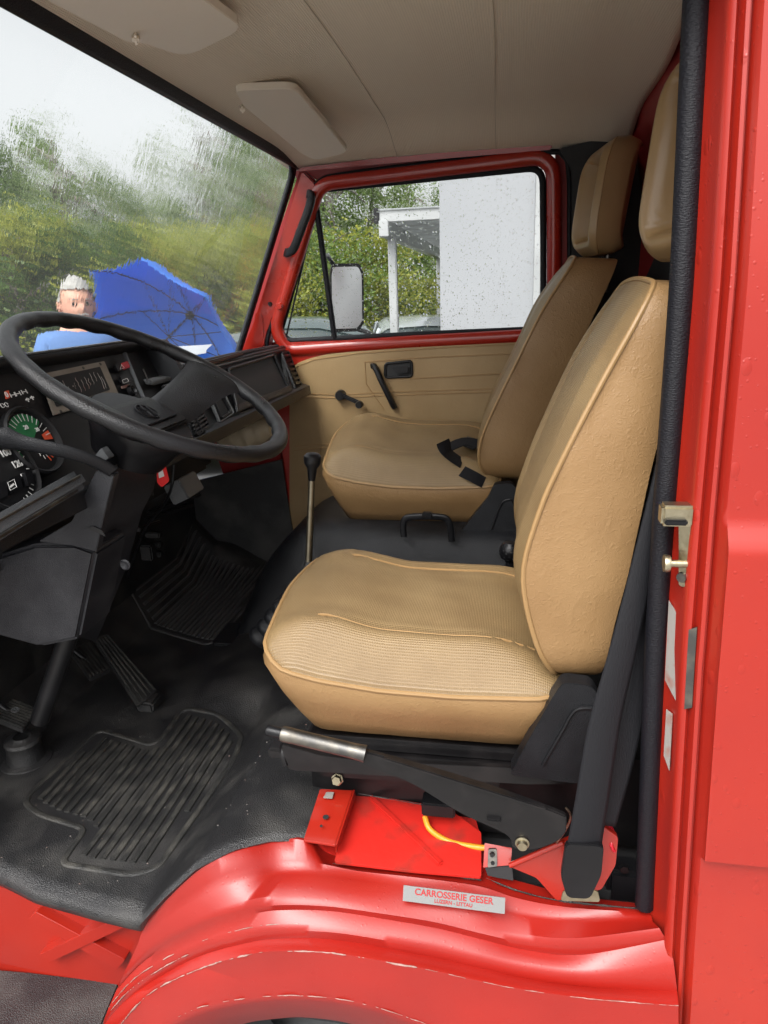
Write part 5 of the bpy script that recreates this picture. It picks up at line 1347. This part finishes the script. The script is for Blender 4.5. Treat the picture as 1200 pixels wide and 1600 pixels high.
#EXT
# ================================================================== OUTSIDE
def gp(px, t, z=GZ):
    p = CAM + ray(px, 458) * t; return V((p.x, p.y, z))
def leaves_mesh(name, n, shape, size, seed, droop=0.0, clumps=60):
    rnd = random.Random(seed); vs = []; fs = []
    cl = []
    for _ in range(clumps):
        while True:
            p = V((rnd.uniform(-1, 1), rnd.uniform(-1, 1), rnd.uniform(-1, 1)))
            if .25 < p.length < 1: break
        cl.append((shape(p, rnd), rnd.uniform(.55, 1.25)))
    for i in range(n):
        c, cr_ = rnd.choice(cl)
        p = c + V((rnd.gauss(0, .125), rnd.gauss(0, .125), rnd.gauss(0, .10))) * cr_ * shape.s
        if droop: p.z -= abs(rnd.gauss(0, droop))
        s = size * rnd.uniform(.6, 1.3)
        q = Quaternion((rnd.gauss(0, 1), rnd.gauss(0, 1), rnd.gauss(0, 1), rnd.gauss(0, 1))).normalized()
        a, b = q @ V((s, 0, 0)), q @ V((0, s * .55, 0)); k = len(vs)
        vs += [p - a, p - b * .9, p + a, p + b]; fs.append((k, k + 1, k + 2, k + 3))
    me = bpy.data.meshes.new(name); me.from_pydata([tuple(v) for v in vs], [], fs); return me
def make_tree(kind, h, w, leaf, n, size, seed, droop=0, base=.25, name='tree', label='', group=None, clumps=60):
    rnd = random.Random(seed)
    def shape(p, r): return V((p.x * w * (1 - .35 * max(0, p.z)), p.y * w * (1 - .35 * max(0, p.z)), h * (base + (1 - base) * (.5 + .5 * p.z))))
    shape.s = w * .9
    t = empty(name, (0, 0, 0), label, kind, group)
    bm = bm_new(); th = h * .88; bend = [rnd.uniform(-.2, .2) * w for _ in range(4)]
    tp_ = smoothpath([V((0, 0, -.05)), V((bend[0] * .3, bend[1] * .3, th * .35)), V((bend[2] * .6, bend[1] * .5, th * .7)), V((bend[2], bend[3], th))], 5)
    r0 = .028 * h if kind == 'tree' else .02 * h
    add_tube(bm, tp_, [r0 * (1 - .9 * i / (len(tp_) - 1)) for i in range(len(tp_))], 8)
    for k in range(12):
        i = int(len(tp_) * (.25 + .65 * k / 12)); o = tp_[i]; a = k * 2.4 + rnd.random(); L = w * rnd.uniform(.5, .95) * (1 - .4 * k / 12)
        add_tube(bm, smoothpath([o, o + V((math.cos(a) * L * .5, math.sin(a) * L * .5, L * .35)), o + V((math.cos(a) * L, math.sin(a) * L, L * .55 - droop))], 4), [r0 * .38, r0 * .35, r0 * .3, r0 * .25, r0 * .2, r0 * .16, r0 * .12, r0 * .09, r0 * .05], 6)
    finish('trunk', bm, 'bark', t)
    me = leaves_mesh('crown', n, shape, size, seed, droop, clumps); me.materials.append(M[leaf]); link(bpy.data.objects.new('crown', me), t)
    return t
def copy_tree(o, loc, rz=0, sc=1, label=None, group=None):
    c = o.copy(); C.objects.link(c); c.location = loc; c.rotation_euler = (0, 0, rz); c.scale = (sc, sc, sc)
    if label: c['label'] = label
    if group: c['group'] = group
    for ch in [x for x in bpy.data.objects if x.parent == o]:
        d = ch.copy(); C.objects.link(d); d.parent = c
    return c
G1, G2 = 'trees behind the windscreen view', 'bushes in the hedge row'
protoT = [make_tree('tree', 6.4, 1.9, 'leaf_mid', 11000, .05, 1, name='broadleaf_tree', label='tree', group=G1, clumps=70),
          make_tree('tree', 6.6, 1.7, 'leaf_dark', 11000, .05, 2, name='broadleaf_tree', label='tree', group=G1, clumps=80),
          make_tree('tree', 8.0, 2.0, 'leaf_birch', 12500, .036, 3, droop=.5, base=.15, name='birch_tree', label='tree', group=G1, clumps=90),
          make_tree('bush', 3.0, 1.5, 'leaf_yellow', 20000, .034, 4, base=.05, name='bush', label='bush', group=G2, clumps=70),
          make_tree('bush', 3.1, 1.6, 'leaf_dark', 20000, .034, 5, base=.05, name='bush', label='bush', group=G2, clumps=70),
          make_tree('bush', 2.9, 1.5, 'leaf_mid', 20000, .034, 6, base=.05, name='bush', label='bush', group=G2, clumps=70)]
TR = [  # proto, px, distance, scale, label
 (1, -70, 14.5, 0.90, 'dark tall tree at the far left edge of the windscreen view'),
 (0, 15, 15.0, 0.86, 'tall green tree standing above the hedge at the upper left of the screen'),
 (2, 90, 14.0, 0.69, 'slim pale birch whose tip stands above the man with grey hair'),
 (1, 150, 15.5, 0.67, 'lower dark tree between the slim birch and the umbrella'),
 (0, 215, 16.0, 0.67, 'green tree rising behind the top of the blue umbrella'),
 (2, 290, 15.0, 0.74, 'broad pale birch behind the right part of the windscreen'),
 (1, 345, 16.0, 0.82, 'dark tree behind the broad pale birch'),
 (2, 400, 13.5, 0.69, 'birch beside the far windscreen pillar'),
 (0, 455, 15.5, 0.97, 'green tree seen in the small quarter light window'),
 (2, 525, 15.0, 0.87, 'birch just right of the door mirror seen in the side window'),
 (0, 585, 17.0, 0.82, 'round green tree behind the front edge of the carport'),
 (2, 640, 20.0, 0.70, 'farthest birch between the two carport posts'),
 (1, 690, 21.0, 0.66, 'dark tree behind the white wall'),
]
first = {}
for pi, px, t, s, lb in TR:
    loc = gp(px, t)
    if pi not in first: first[pi] = 1; o = protoT[pi]; o.location = loc; o.scale = (s, s, s); o['label'] = lb; o.rotation_euler.z = px * .013
    else: o = copy_tree(protoT[pi], loc, px * .013, s, lb, G1)
BU = [
 (4, -50, 9.5, 1.05, 'dark bush at the left edge of the windscreen view'), (3, 10, 9.0, .98, 'yellow green bush left of the grey haired man'),
 (4, 75, 10.0, .98, 'dark bush directly behind the grey haired man'), (5, 130, 10.5, 1.0, 'mid green bush behind the left edge of the umbrella'),
 (3, 190, 11.0, .98, 'yellow bush behind the peak of the umbrella'), (5, 250, 11.5, .95, 'green bush above the right slope of the umbrella'),
 (3, 300, 10.0, .92, 'yellow bush right of the umbrella'), (3, 350, 11.0, .98, 'bright bush low beside the far windscreen pillar'),
 (5, 405, 11.5, .98, 'green bush behind the windscreen pillar'), (3, 450, 11.0, .80, 'bright bush low in the quarter light window'),
 (5, 500, 12.0, .98, 'bush behind the door mirror'), (3, 560, 12.5, .92, 'yellow green bush right of the door mirror'),
 (5, 600, 15.0, 1.0, 'green bush behind the first carport post'), (3, 645, 17.0, 1.05, 'yellow bush between the carport posts'), (4, 690, 18.0, 1.0, 'dark bush beside the second carport post'),
]
for pi, px, t, s, lb in BU:
    loc = gp(px, t)
    if pi not in first: first[pi] = 1; o = protoT[pi]; o.location = loc; o.scale = (s * 1.15, s * 1.15, s); o['label'] = lb
    else: o = copy_tree(protoT[pi], loc, px * .02, s, lb, G2); o.scale = (s * 1.15, s * 1.15, s)

# ---- carport
Y1, Y2 = 6.9, 12.2
cpA = A(592, 336, Y=Y1); zt = cpA.z
carport = empty('carport', (cpA.x + .2, Y1, GZ), 'open pale steel carport with a slatted roof beside the white wall', 'carport')
bm = bm_new(); add_box(bm, (cpA.x + 2.5, Y1, zt - .01), (5.0, .06, .13), None, .006); finish('front_beam', bm, 'carport', carport, recalc=False)
bm = bm_new(); add_box(bm, (cpA.x - .02, Y1 - .005, zt - .01), (.06, .09, .15), None, .006); finish('gutter_end', bm, 'black_smooth', carport, recalc=False)
sb = A(601, 352, Y=Y1 + .15)
bm = bm_new(); add_box(bm, (sb.x + .03, (Y1 + Y2) / 2 + .5, zt - .14), (.10, Y2 - Y1 + 1.2, .16), None, .006); finish('side_beam', bm, 'carport', carport, recalc=False)
for yy in (Y1 + .25, Y2):
    bm = bm_new(); add_box(bm, (sb.x + .06, yy, (zt - .2 + GZ) / 2), (.09, .09, zt - .2 - GZ), None, .01); finish('post', bm, 'carport', carport, recalc=False)
bm = bm_new(); add_box(bm, (sb.x + 4.4, Y2, (zt - .2 + GZ) / 2), (.09, .09, zt - .2 - GZ), None, .01); finish('post', bm, 'carport', carport, recalc=False)
for k in range(14):
    bm = bm_new(); add_box(bm, (cpA.x + 2.5, Y1 + .5 + k * .52, zt - .03), (4.9, .05, .10), None, .004); finish('rafter', bm, 'carport', carport, recalc=False)
bm = bm_new(); add_box(bm, (cpA.x + 2.5, (Y1 + Y2) / 2 + .4, zt + .045), (5.0, Y2 - Y1 + .9, .012)); finish('roof_panel', bm, M['roofsheet'], carport, recalc=False)

# ---- white wall and clad building
wl, wr = A(686, 279, Y=6.1), A(838, 266, Y=6.1)
bm = bm_new(); add_box(bm, ((wl.x + wr.x) / 2, 6.1 + .12, (wl.z + GZ) / 2 + .02), (wr.x - wl.x, .24, wl.z - GZ + .04), None, .004)
ww = empty('white_wall', ((wl.x + wr.x) / 2, 6.2, GZ), 'tall plain white wall standing right of the carport', 'wall')
finish('wall_panel', bm, 'whitewall', ww, recalc=False)
bm = bm_new(); add_box(bm, (wr.x + .03, 6.15, (wl.z + GZ) / 2), (.06, .26, wl.z - GZ), None, .004); finish('edge_trim', bm, 'carport', ww, recalc=False)
bl = empty('clad_building', (2.6, 9.5, GZ), 'building with grey horizontal boards just right of the white wall', 'building')
bm = bm_new()
for k in range(26): add_box(bm, (2.6, 7.0 - .004 * (k % 2), GZ + .08 + k * .155), (4.9, .03, .140), None, .006)
finish('boarding', bm, 'cladding', bl, recalc=False)
bm = bm_new(); add_box(bm, (2.6, 9.6, GZ + 2.0), (4.85, 5.1, 4.0)); finish('wall', bm, 'cladding', bl, recalc=False)
bm = bm_new(); add_box(bm, (2.6, 9.5, GZ + 4.12), (5.3, 5.7, .16), None, .02); finish('roof', bm, 'black_matt', bl, recalc=False)

# ---- parked cars
def make_car(loc, rz, paint, label, sc=1.0):
    L_, Wd = 4.2, 1.72
    t = empty('parked_car', (0, 0, 0), label, 'car', 'cars parked beyond the side window')
    def sec(x, w, zb, zt_, rr=.12):
        pts = [(x, -w / 2, zb), (x, -w / 2 - .01, (zb + zt_) / 2), (x, -w / 2 + .03, zt_ - rr * .6), (x, -w / 2 + rr, zt_), (x, 0, zt_ + .02), (x, w / 2 - rr, zt_), (x, w / 2 - .03, zt_ - rr * .6), (x, w / 2 + .01, (zb + zt_) / 2), (x, w / 2, zb)]
        return [V(p) for p in pts]
    st_ = [(-2.1, 1.30, .30, .55), (-2.05, 1.55, .22, .68), (-1.8, 1.66, .18, .82), (-1.1, 1.70, .18, .93), (-.9, 1.72, .18, .96), (1.0, 1.72, .18, .98), (1.7, 1.68, .18, .96), (2.02, 1.58, .22, .86), (2.1, 1.40, .32, .62)]
    bm = bm_new(); vs = add_grid(bm, [sec(*s) for s in st_], closed_u=True); bm.faces.new(vs[0]); bm.faces.new(vs[-1][::-1]); body_ = finish('body', bm, paint, t)
    cab = [(-1.05, 1.45, .93, .96), (-.55, 1.36, .93, 1.26), (-.25, 1.26, .93, 1.40), (.3, 1.24, .93, 1.44), (1.0, 1.24, .93, 1.42), (1.45, 1.26, .93, 1.32), (1.85, 1.42, .93, .97)]
    def csec(x, w, zb, zt_, gr_=0): return [V((x, -w / 2 - .16 * (zt_ - zb) / .5 - gr_, zb)), V((x, -w / 2 - gr_, zt_ - .06)), V((x, -w / 2 + .10, zt_ + gr_)), V((x, 0, zt_ + .02 + gr_)), V((x, w / 2 - .10, zt_ + gr_)), V((x, w / 2 + gr_, zt_ - .06)), V((x, w / 2 + .16 * (zt_ - zb) / .5 + gr_, zb))]
    bm = bm_new(); vs = add_grid(bm, [csec(*s) for s in cab], closed_u=True); bm.faces.new(vs[0]); bm.faces.new(vs[-1][::-1]); finish('window', bm, 'carglass', t)
    bm = bm_new(); add_grid(bm, [csec(*s, .012)[1:6] for s in cab[2:6]]); r_ = finish('roof', bm, paint, t)
    bm = bm_new()
    for s in (-1, 1):
        for x0, x1, zz in ((-1.05, -.25, 1.36), (.35, .40, 1.40), (1.85, 1.40, 1.34)):
            w0 = .80 if abs(x0 - x1) > .2 else .78
            add_bar(bm, (x0, s * .80, .95), (x1, s * .64, zz), .06, .03, .01)
    finish('roof_pillar', bm, paint, t, recalc=False)
    for x in (-1.3, 1.3):
        for s in (-1, 1):
            wl_ = lathe('wheel', [(0, .02), (.18, .03), (.2, .09), (.29, .10), (.31, .06), (.31, -.08), (.2, -.1)], V((x, s * .78, .31)), (0, s, 0), 'tyre', t, 24)
            lathe('rim', [(0, .105), (.06, .10), (.19, .085), (.195, .05)], V((x, s * .78, .31)), (0, s, 0), 'steel', wl_, 20)
    for s in (-1, 1):
        box('headlight', (-2.05, s * .58, .64), (.10, .30, .14), 'white', t, bevel=.03); box('tail_light', (2.07, s * .62, .78), (.08, .18, .18), 'redbtn', t, bevel=.02)
        box('side_mirror', (-.75, s * .93, 1.0), (.10, .16, .11), paint, t, bevel=.03)
    t.location = loc; t.rotation_euler = (0, 0, rz); t.scale = (sc, sc, sc); return t
c1 = A(470, 501, Z=GZ + 1.43); c2 = A(645, 497, Z=GZ + 1.43)
make_car(V((c1.x - .9, c1.y + .3, GZ)), R(12), 'cardark', 'dark car seen low in the quarter light window')
c2 = A(652, 490, Y=9.6)
make_car(V((c2.x, 9.6, GZ)), R(-78), 'carsilver', 'pale silver car under the carport between its posts', .92)

# ---- the man and his umbrella
hub = CAM + ray(275, 480) * 3.8597
uax = V((-.23298, -.83075, -.50555)).normalized()
uu = uax.cross(V((0, 0, 1))).normalized(); uv_ = uax.cross(uu)
tips = [hub + uax * .2528 + (uu * math.cos(5.226 - k * math.pi / 4) + uv_ * math.sin(5.226 - k * math.pi / 4)) * .4714 for k in range(8)]
umb = empty('umbrella', hub + uax * .9, 'open blue umbrella held by the grey haired man, its ribs showing', 'umbrella')
bm = bm_new(); rows = []
NS = 12
for i in range(NS + 1):
    f = i / NS; row = []
    for k in range(8):
        a, b = tips[k], tips[(k + 1) % 8]
        for j in range(6):
            u = j / 6; e = a.lerp(b, u)
            sag = math.sin(math.pi * u)
            rad = f * (1 - .055 * sag * f); base_ = hub + uax * .2528 * (f ** 1.9) + (e - hub - uax * .2528) * (math.sin(f * math.pi / 2) ** 1.05 * .35 + f * .65) * (1 - .05 * sag)
            row.append(base_)
    rows.append(row)
can = grid('canopy', rows, 'umbrella', umb, closed_u=True, thick=.0015)
for k in range(8):
    pr = [rows[i][k * 6] + uax * .006 for i in range(NS + 1)]
    rb = tube('rib', pr, .0028, 'black_smooth', umb, 6)
    tube('stretcher', [hub + uax * .22, rows[6][k * 6] + uax * .008], .0022, 'black_smooth', rb, 6)
tube('shaft', [hub - uax * .05, hub + uax * .78], .005, 'steel', umb, 8)
lathe('hub', [(0, -.01), (.02, 0), (.02, .03), (0, .035)], hub, uax, 'black_smooth', umb, 12)
tube('handle', [hub + uax * .76, hub + uax * .90], .013, 'black_smooth', umb, 12)

hc = CAM + ray(97, 466) * 3.42                       # head centre
fw = (CAM - hc); fw.z = 0; fw.normalize(); fw = (fw + V((.25, 0, 0))).normalized(); sd = V((fw.y, -fw.x, 0))   # sd = the man's right... viewer left
def PB(f, s, z): return V((hc.x, hc.y, 0)) + fw * f + sd * s + V((0, 0, z))
man = empty('person', (hc.x, hc.y, GZ), 'grey haired man in light blue shirt and dark vest holding the blue umbrella', 'person')
zh = hc.z
grip = hub + uax * .62
# which side is nearer the umbrella
sg_ = 1 if (grip - hc).dot(sd) > 0 else -1
def skin_mesh(nodes, edges, name, m, parent, sub=2, extra=None):
    me = bpy.data.meshes.new(name); me.from_pydata([tuple(n[0]) for n in nodes], edges, []); o = bpy.data.objects.new(name, me); C.objects.link(o)
    md = o.modifiers.new('skin', 'SKIN'); md.use_smooth_shade = True
    for i, n in enumerate(nodes):
        r_ = n[1]; me.skin_vertices[0].data[i].radius = (r_, r_) if not isinstance(r_, tuple) else r_
        me.skin_vertices[0].data[i].use_root = (i == 0)
    o.modifiers.new('sub', 'SUBSURF').levels = sub
    dg = bpy.context.evaluated_depsgraph_get(); m2 = bpy.data.meshes.new_from_object(o.evaluated_get(dg)); bpy.data.objects.remove(o)
    bm = bm_new(); bm.from_mesh(m2)
    if extra: extra(bm)
    return finish(name, bm, m, parent, angle=180)
sh = zh - .155
wr_ = grip + (hc - grip).normalized() * .05; el = PB(.16, sg_ * .30, zh - .50)
nodes = [(PB(0, 0, zh - .72), .15), (PB(0, 0, zh - .48), .14), (PB(0, 0, zh - .31), .155), (PB(0, 0, sh + .05), .075), (PB(.01, 0, sh + .13), .058), (PB(.02, 0, zh - .05), .065),
         (PB(0, sg_ * .17, sh - .055), .062), (el, .045), (wr_, .029), (PB(0, -sg_ * .17, sh - .055), .062), (PB(.02, -sg_ * .24, sh - .30), .045), (PB(.14, -sg_ * .22, sh - .52), .030), (PB(.20, -sg_ * .20, sh - .60), .034),
         (PB(0, .09, zh - .88), .092), (PB(.03, .10, zh - 1.22), .062), (PB(0, .10, GZ + .10), .042), (PB(.14, .11, GZ + .05), .038), (PB(0, -.09, zh - .88), .092), (PB(.03, -.10, zh - 1.22), .062), (PB(0, -.10, GZ + .10), .042), (PB(.14, -.11, GZ + .05), .038)]
edges = [(0, 1), (1, 2), (2, 3), (3, 4), (4, 5), (2, 6), (6, 7), (7, 8), (2, 9), (9, 10), (10, 11), (11, 12), (0, 13), (13, 14), (14, 15), (15, 16), (0, 17), (17, 18), (18, 19), (19, 20)]
def head(bm):
    b2 = bmesh.new(); bmesh.ops.create_uvsphere(b2, u_segments=40, v_segments=32, radius=1)
    for v in b2.verts:
        x, y, z = v.co          # x right, y forward, z up
        X = x * .076; Yf = y * .095; Zz = z * .122
        jaw = max(0, -z); X *= 1 - .28 * jaw ** 1.5; Yf += (.012 * jaw if y > 0 else .02 * jaw)
        if y > 0:
            Yf += .026 * math.exp(-((x / .16) ** 2 + ((z + .12) / .17) ** 2)) + .008 * math.exp(-((x / .55) ** 2 + ((z - .22) / .1) ** 2))
            for s in (-1, 1): Yf -= .014 * math.exp(-(((x - s * .38) / .2) ** 2 + ((z - .02) / .12) ** 2))
            Yf += .006 * math.exp(-((x / .35) ** 2 + ((z + .50) / .06) ** 2)) - .004 * math.exp(-((x / .3) ** 2 + ((z + .42) / .04) ** 2))
            Yf += .010 * math.exp(-((x / .3) ** 2 + ((z + .85) / .15) ** 2))
        v.co = hc + fw * Yf + sd * X + V((0, 0, Zz))
    for s in (-1, 1):
        b3 = bmesh.new(); bmesh.ops.create_uvsphere(b3, u_segments=12, v_segments=8, radius=1)
        for v in b3.verts: c_ = v.co.copy(); v.co = hc + sd * (s * (.078 + c_.x * .010)) + fw * (-.012 + c_.y * .018) + V((0, 0, -.005 + c_.z * .032))
        tmp = bpy.data.meshes.new('t'); b3.to_mesh(tmp); b3.free(); bm.from_mesh(tmp); bpy.data.meshes.remove(tmp)
    tmp = bpy.data.meshes.new('t'); b2.to_mesh(tmp); b2.free(); bm.from_mesh(tmp); bpy.data.meshes.remove(tmp)
    # fingers closed round the shaft
    u1 = uax.orthogonal().normalized(); v1_ = uax.cross(u1)
    for k in range(4):
        c_ = grip + uax * (-.032 + .021 * k); L_ = (4.6, 5.0, 4.8, 4.1)[k]
        a0 = math.atan2((wr_ - grip).dot(v1_), (wr_ - grip).dot(u1))
        add_tube(bm, [c_ + (u1 * math.cos(a0 + q) + v1_ * math.sin(a0 + q)) * .015 for q in [L_ * j / 9 for j in range(10)]], [.0095, .0095, .009, .009, .0088, .0086, .0084, .008, .0075, .006], 8)
    a0 = math.atan2((wr_ - grip).dot(v1_), (wr_ - grip).dot(u1))
    add_tube(bm, [grip - uax * .03 + (u1 * math.cos(a0 - q) + v1_ * math.sin(a0 - q)) * .018 - uax * .006 * q for q in (0, .5, 1, 1.6, 2.2)], [.011, .011, .0105, .010, .008], 8)
    # relaxed far hand
    hb0 = PB(.20, -sg_ * .20, sh - .60); dn = (hb0 - PB(.14, -sg_ * .22, sh - .52)).normalized()
    for k in range(4):
        o_ = hb0 + dn * .03 + fw.cross(dn).normalized() * ((k - 1.5) * .018)
        ln = (.065, .075, .07, .055)[k]; add_tube(bm, [o_, o_ + dn * ln * .5, o_ + dn * ln * .85 - fw * .012, o_ + dn * ln - fw * .028], [.0095, .009, .0085, .006], 8)
    add_tube(bm, [hb0, hb0 + fw.cross(dn).normalized() * .035 + dn * .015, hb0 + fw.cross(dn).normalized() * .045 + dn * .05], [.012, .011, .007], 8)
bodyp = skin_mesh(nodes, edges, 'body', 'skin', man, 2, head)
def grow(n, r): return (n[0], n[1] + r)
sn_ = [(PB(0, 0, zh - .86), .165), (PB(0, 0, zh - .70), .165)] + [grow(nodes[i], .035) for i in (1, 2)] + [(PB(0, 0, sh + .045), .115), grow(nodes[6], .030), grow(nodes[7], .018), ((nodes[7][0] * .35 + nodes[8][0] * .65), .046), grow(nodes[9], .030), grow(nodes[10], .020), grow(nodes[11], .014)]
skin_mesh(sn_, [(0, 1), (1, 2), (2, 3), (3, 4), (3, 5), (5, 6), (6, 7), (3, 8), (8, 9), (9, 10)], 'shirt', 'shirt', man)
skin_mesh([(PB(0, 0, zh - .82), .172), (PB(.005, 0, zh - .60), .172), (PB(.012, sg_ * .05, zh - .36), .19), (PB(.012, sg_ * .11, sh - .06), .11)], [(0, 1), (1, 2), (2, 3)], 'vest', 'vest', man)
tn = [(PB(0, 0, zh - .84), .155)] + [grow(nodes[i], .022) for i in (13, 14, 15)] + [grow(nodes[i], .022) for i in (17, 18, 19)]
skin_mesh(tn, [(0, 1), (1, 2), (2, 3), (0, 4), (4, 5), (5, 6)], 'trousers', 'trousers', man)
for s in (-1, 1):
    bm = bm_new(); add_box(bm, PB(.07, s * .105, GZ + .045), (.10, .28, .09), Matrix.Rotation(math.atan2(fw.y, fw.x) - math.pi / 2, 3, 'Z'), .03, 3); finish('shoe', bm, 'black_smooth', man, recalc=False)
# hair: a shell over crown, sides and back
b2 = bmesh.new(); bmesh.ops.create_uvsphere(b2, u_segments=40, v_segments=28, radius=1); dead = []
for v in b2.verts:
    x, y, z = v.co
    if z < (.52 if y > .35 else (.10 if y > -.1 else -.55)): dead.append(v)
bmesh.ops.delete(b2, geom=dead, context='VERTS')
for v in b2.verts:
    x, y, z = v.co; k = 1
    v.co = hc + fw * (y * .103 * k) + sd * (x * .084 * k) + V((0, 0, z * .134 * k))
finish('hair', b2, 'hair', man)
for s in (-1, 1):
    e_ = hc + fw * .082 + sd * (s * .031) + V((0, 0, .004)); lathe('eye', [(0, .011), (.006, .009), (.011, 0), (.006, -.009), (0, -.011)], e_, fw, 'sticker', man, 12)
    lathe('pupil', [(0, .0005), (.0075, 0)], e_ + fw * .0112, fw, 'black_smooth', man, 12)
    bar('eyebrow', e_ + fw * .017 - sd * .014 + V((0, 0, .020)), e_ + fw * .017 + sd * .014 + V((0, 0, .020)), .006, .006, 'hair', man, .002)
bar('moustache', hc + fw * .110 - sd * .024 + V((0, 0, -.046)), hc + fw * .110 + sd * .024 + V((0, 0, -.046)), .012, .010, 'hair', man, .004)
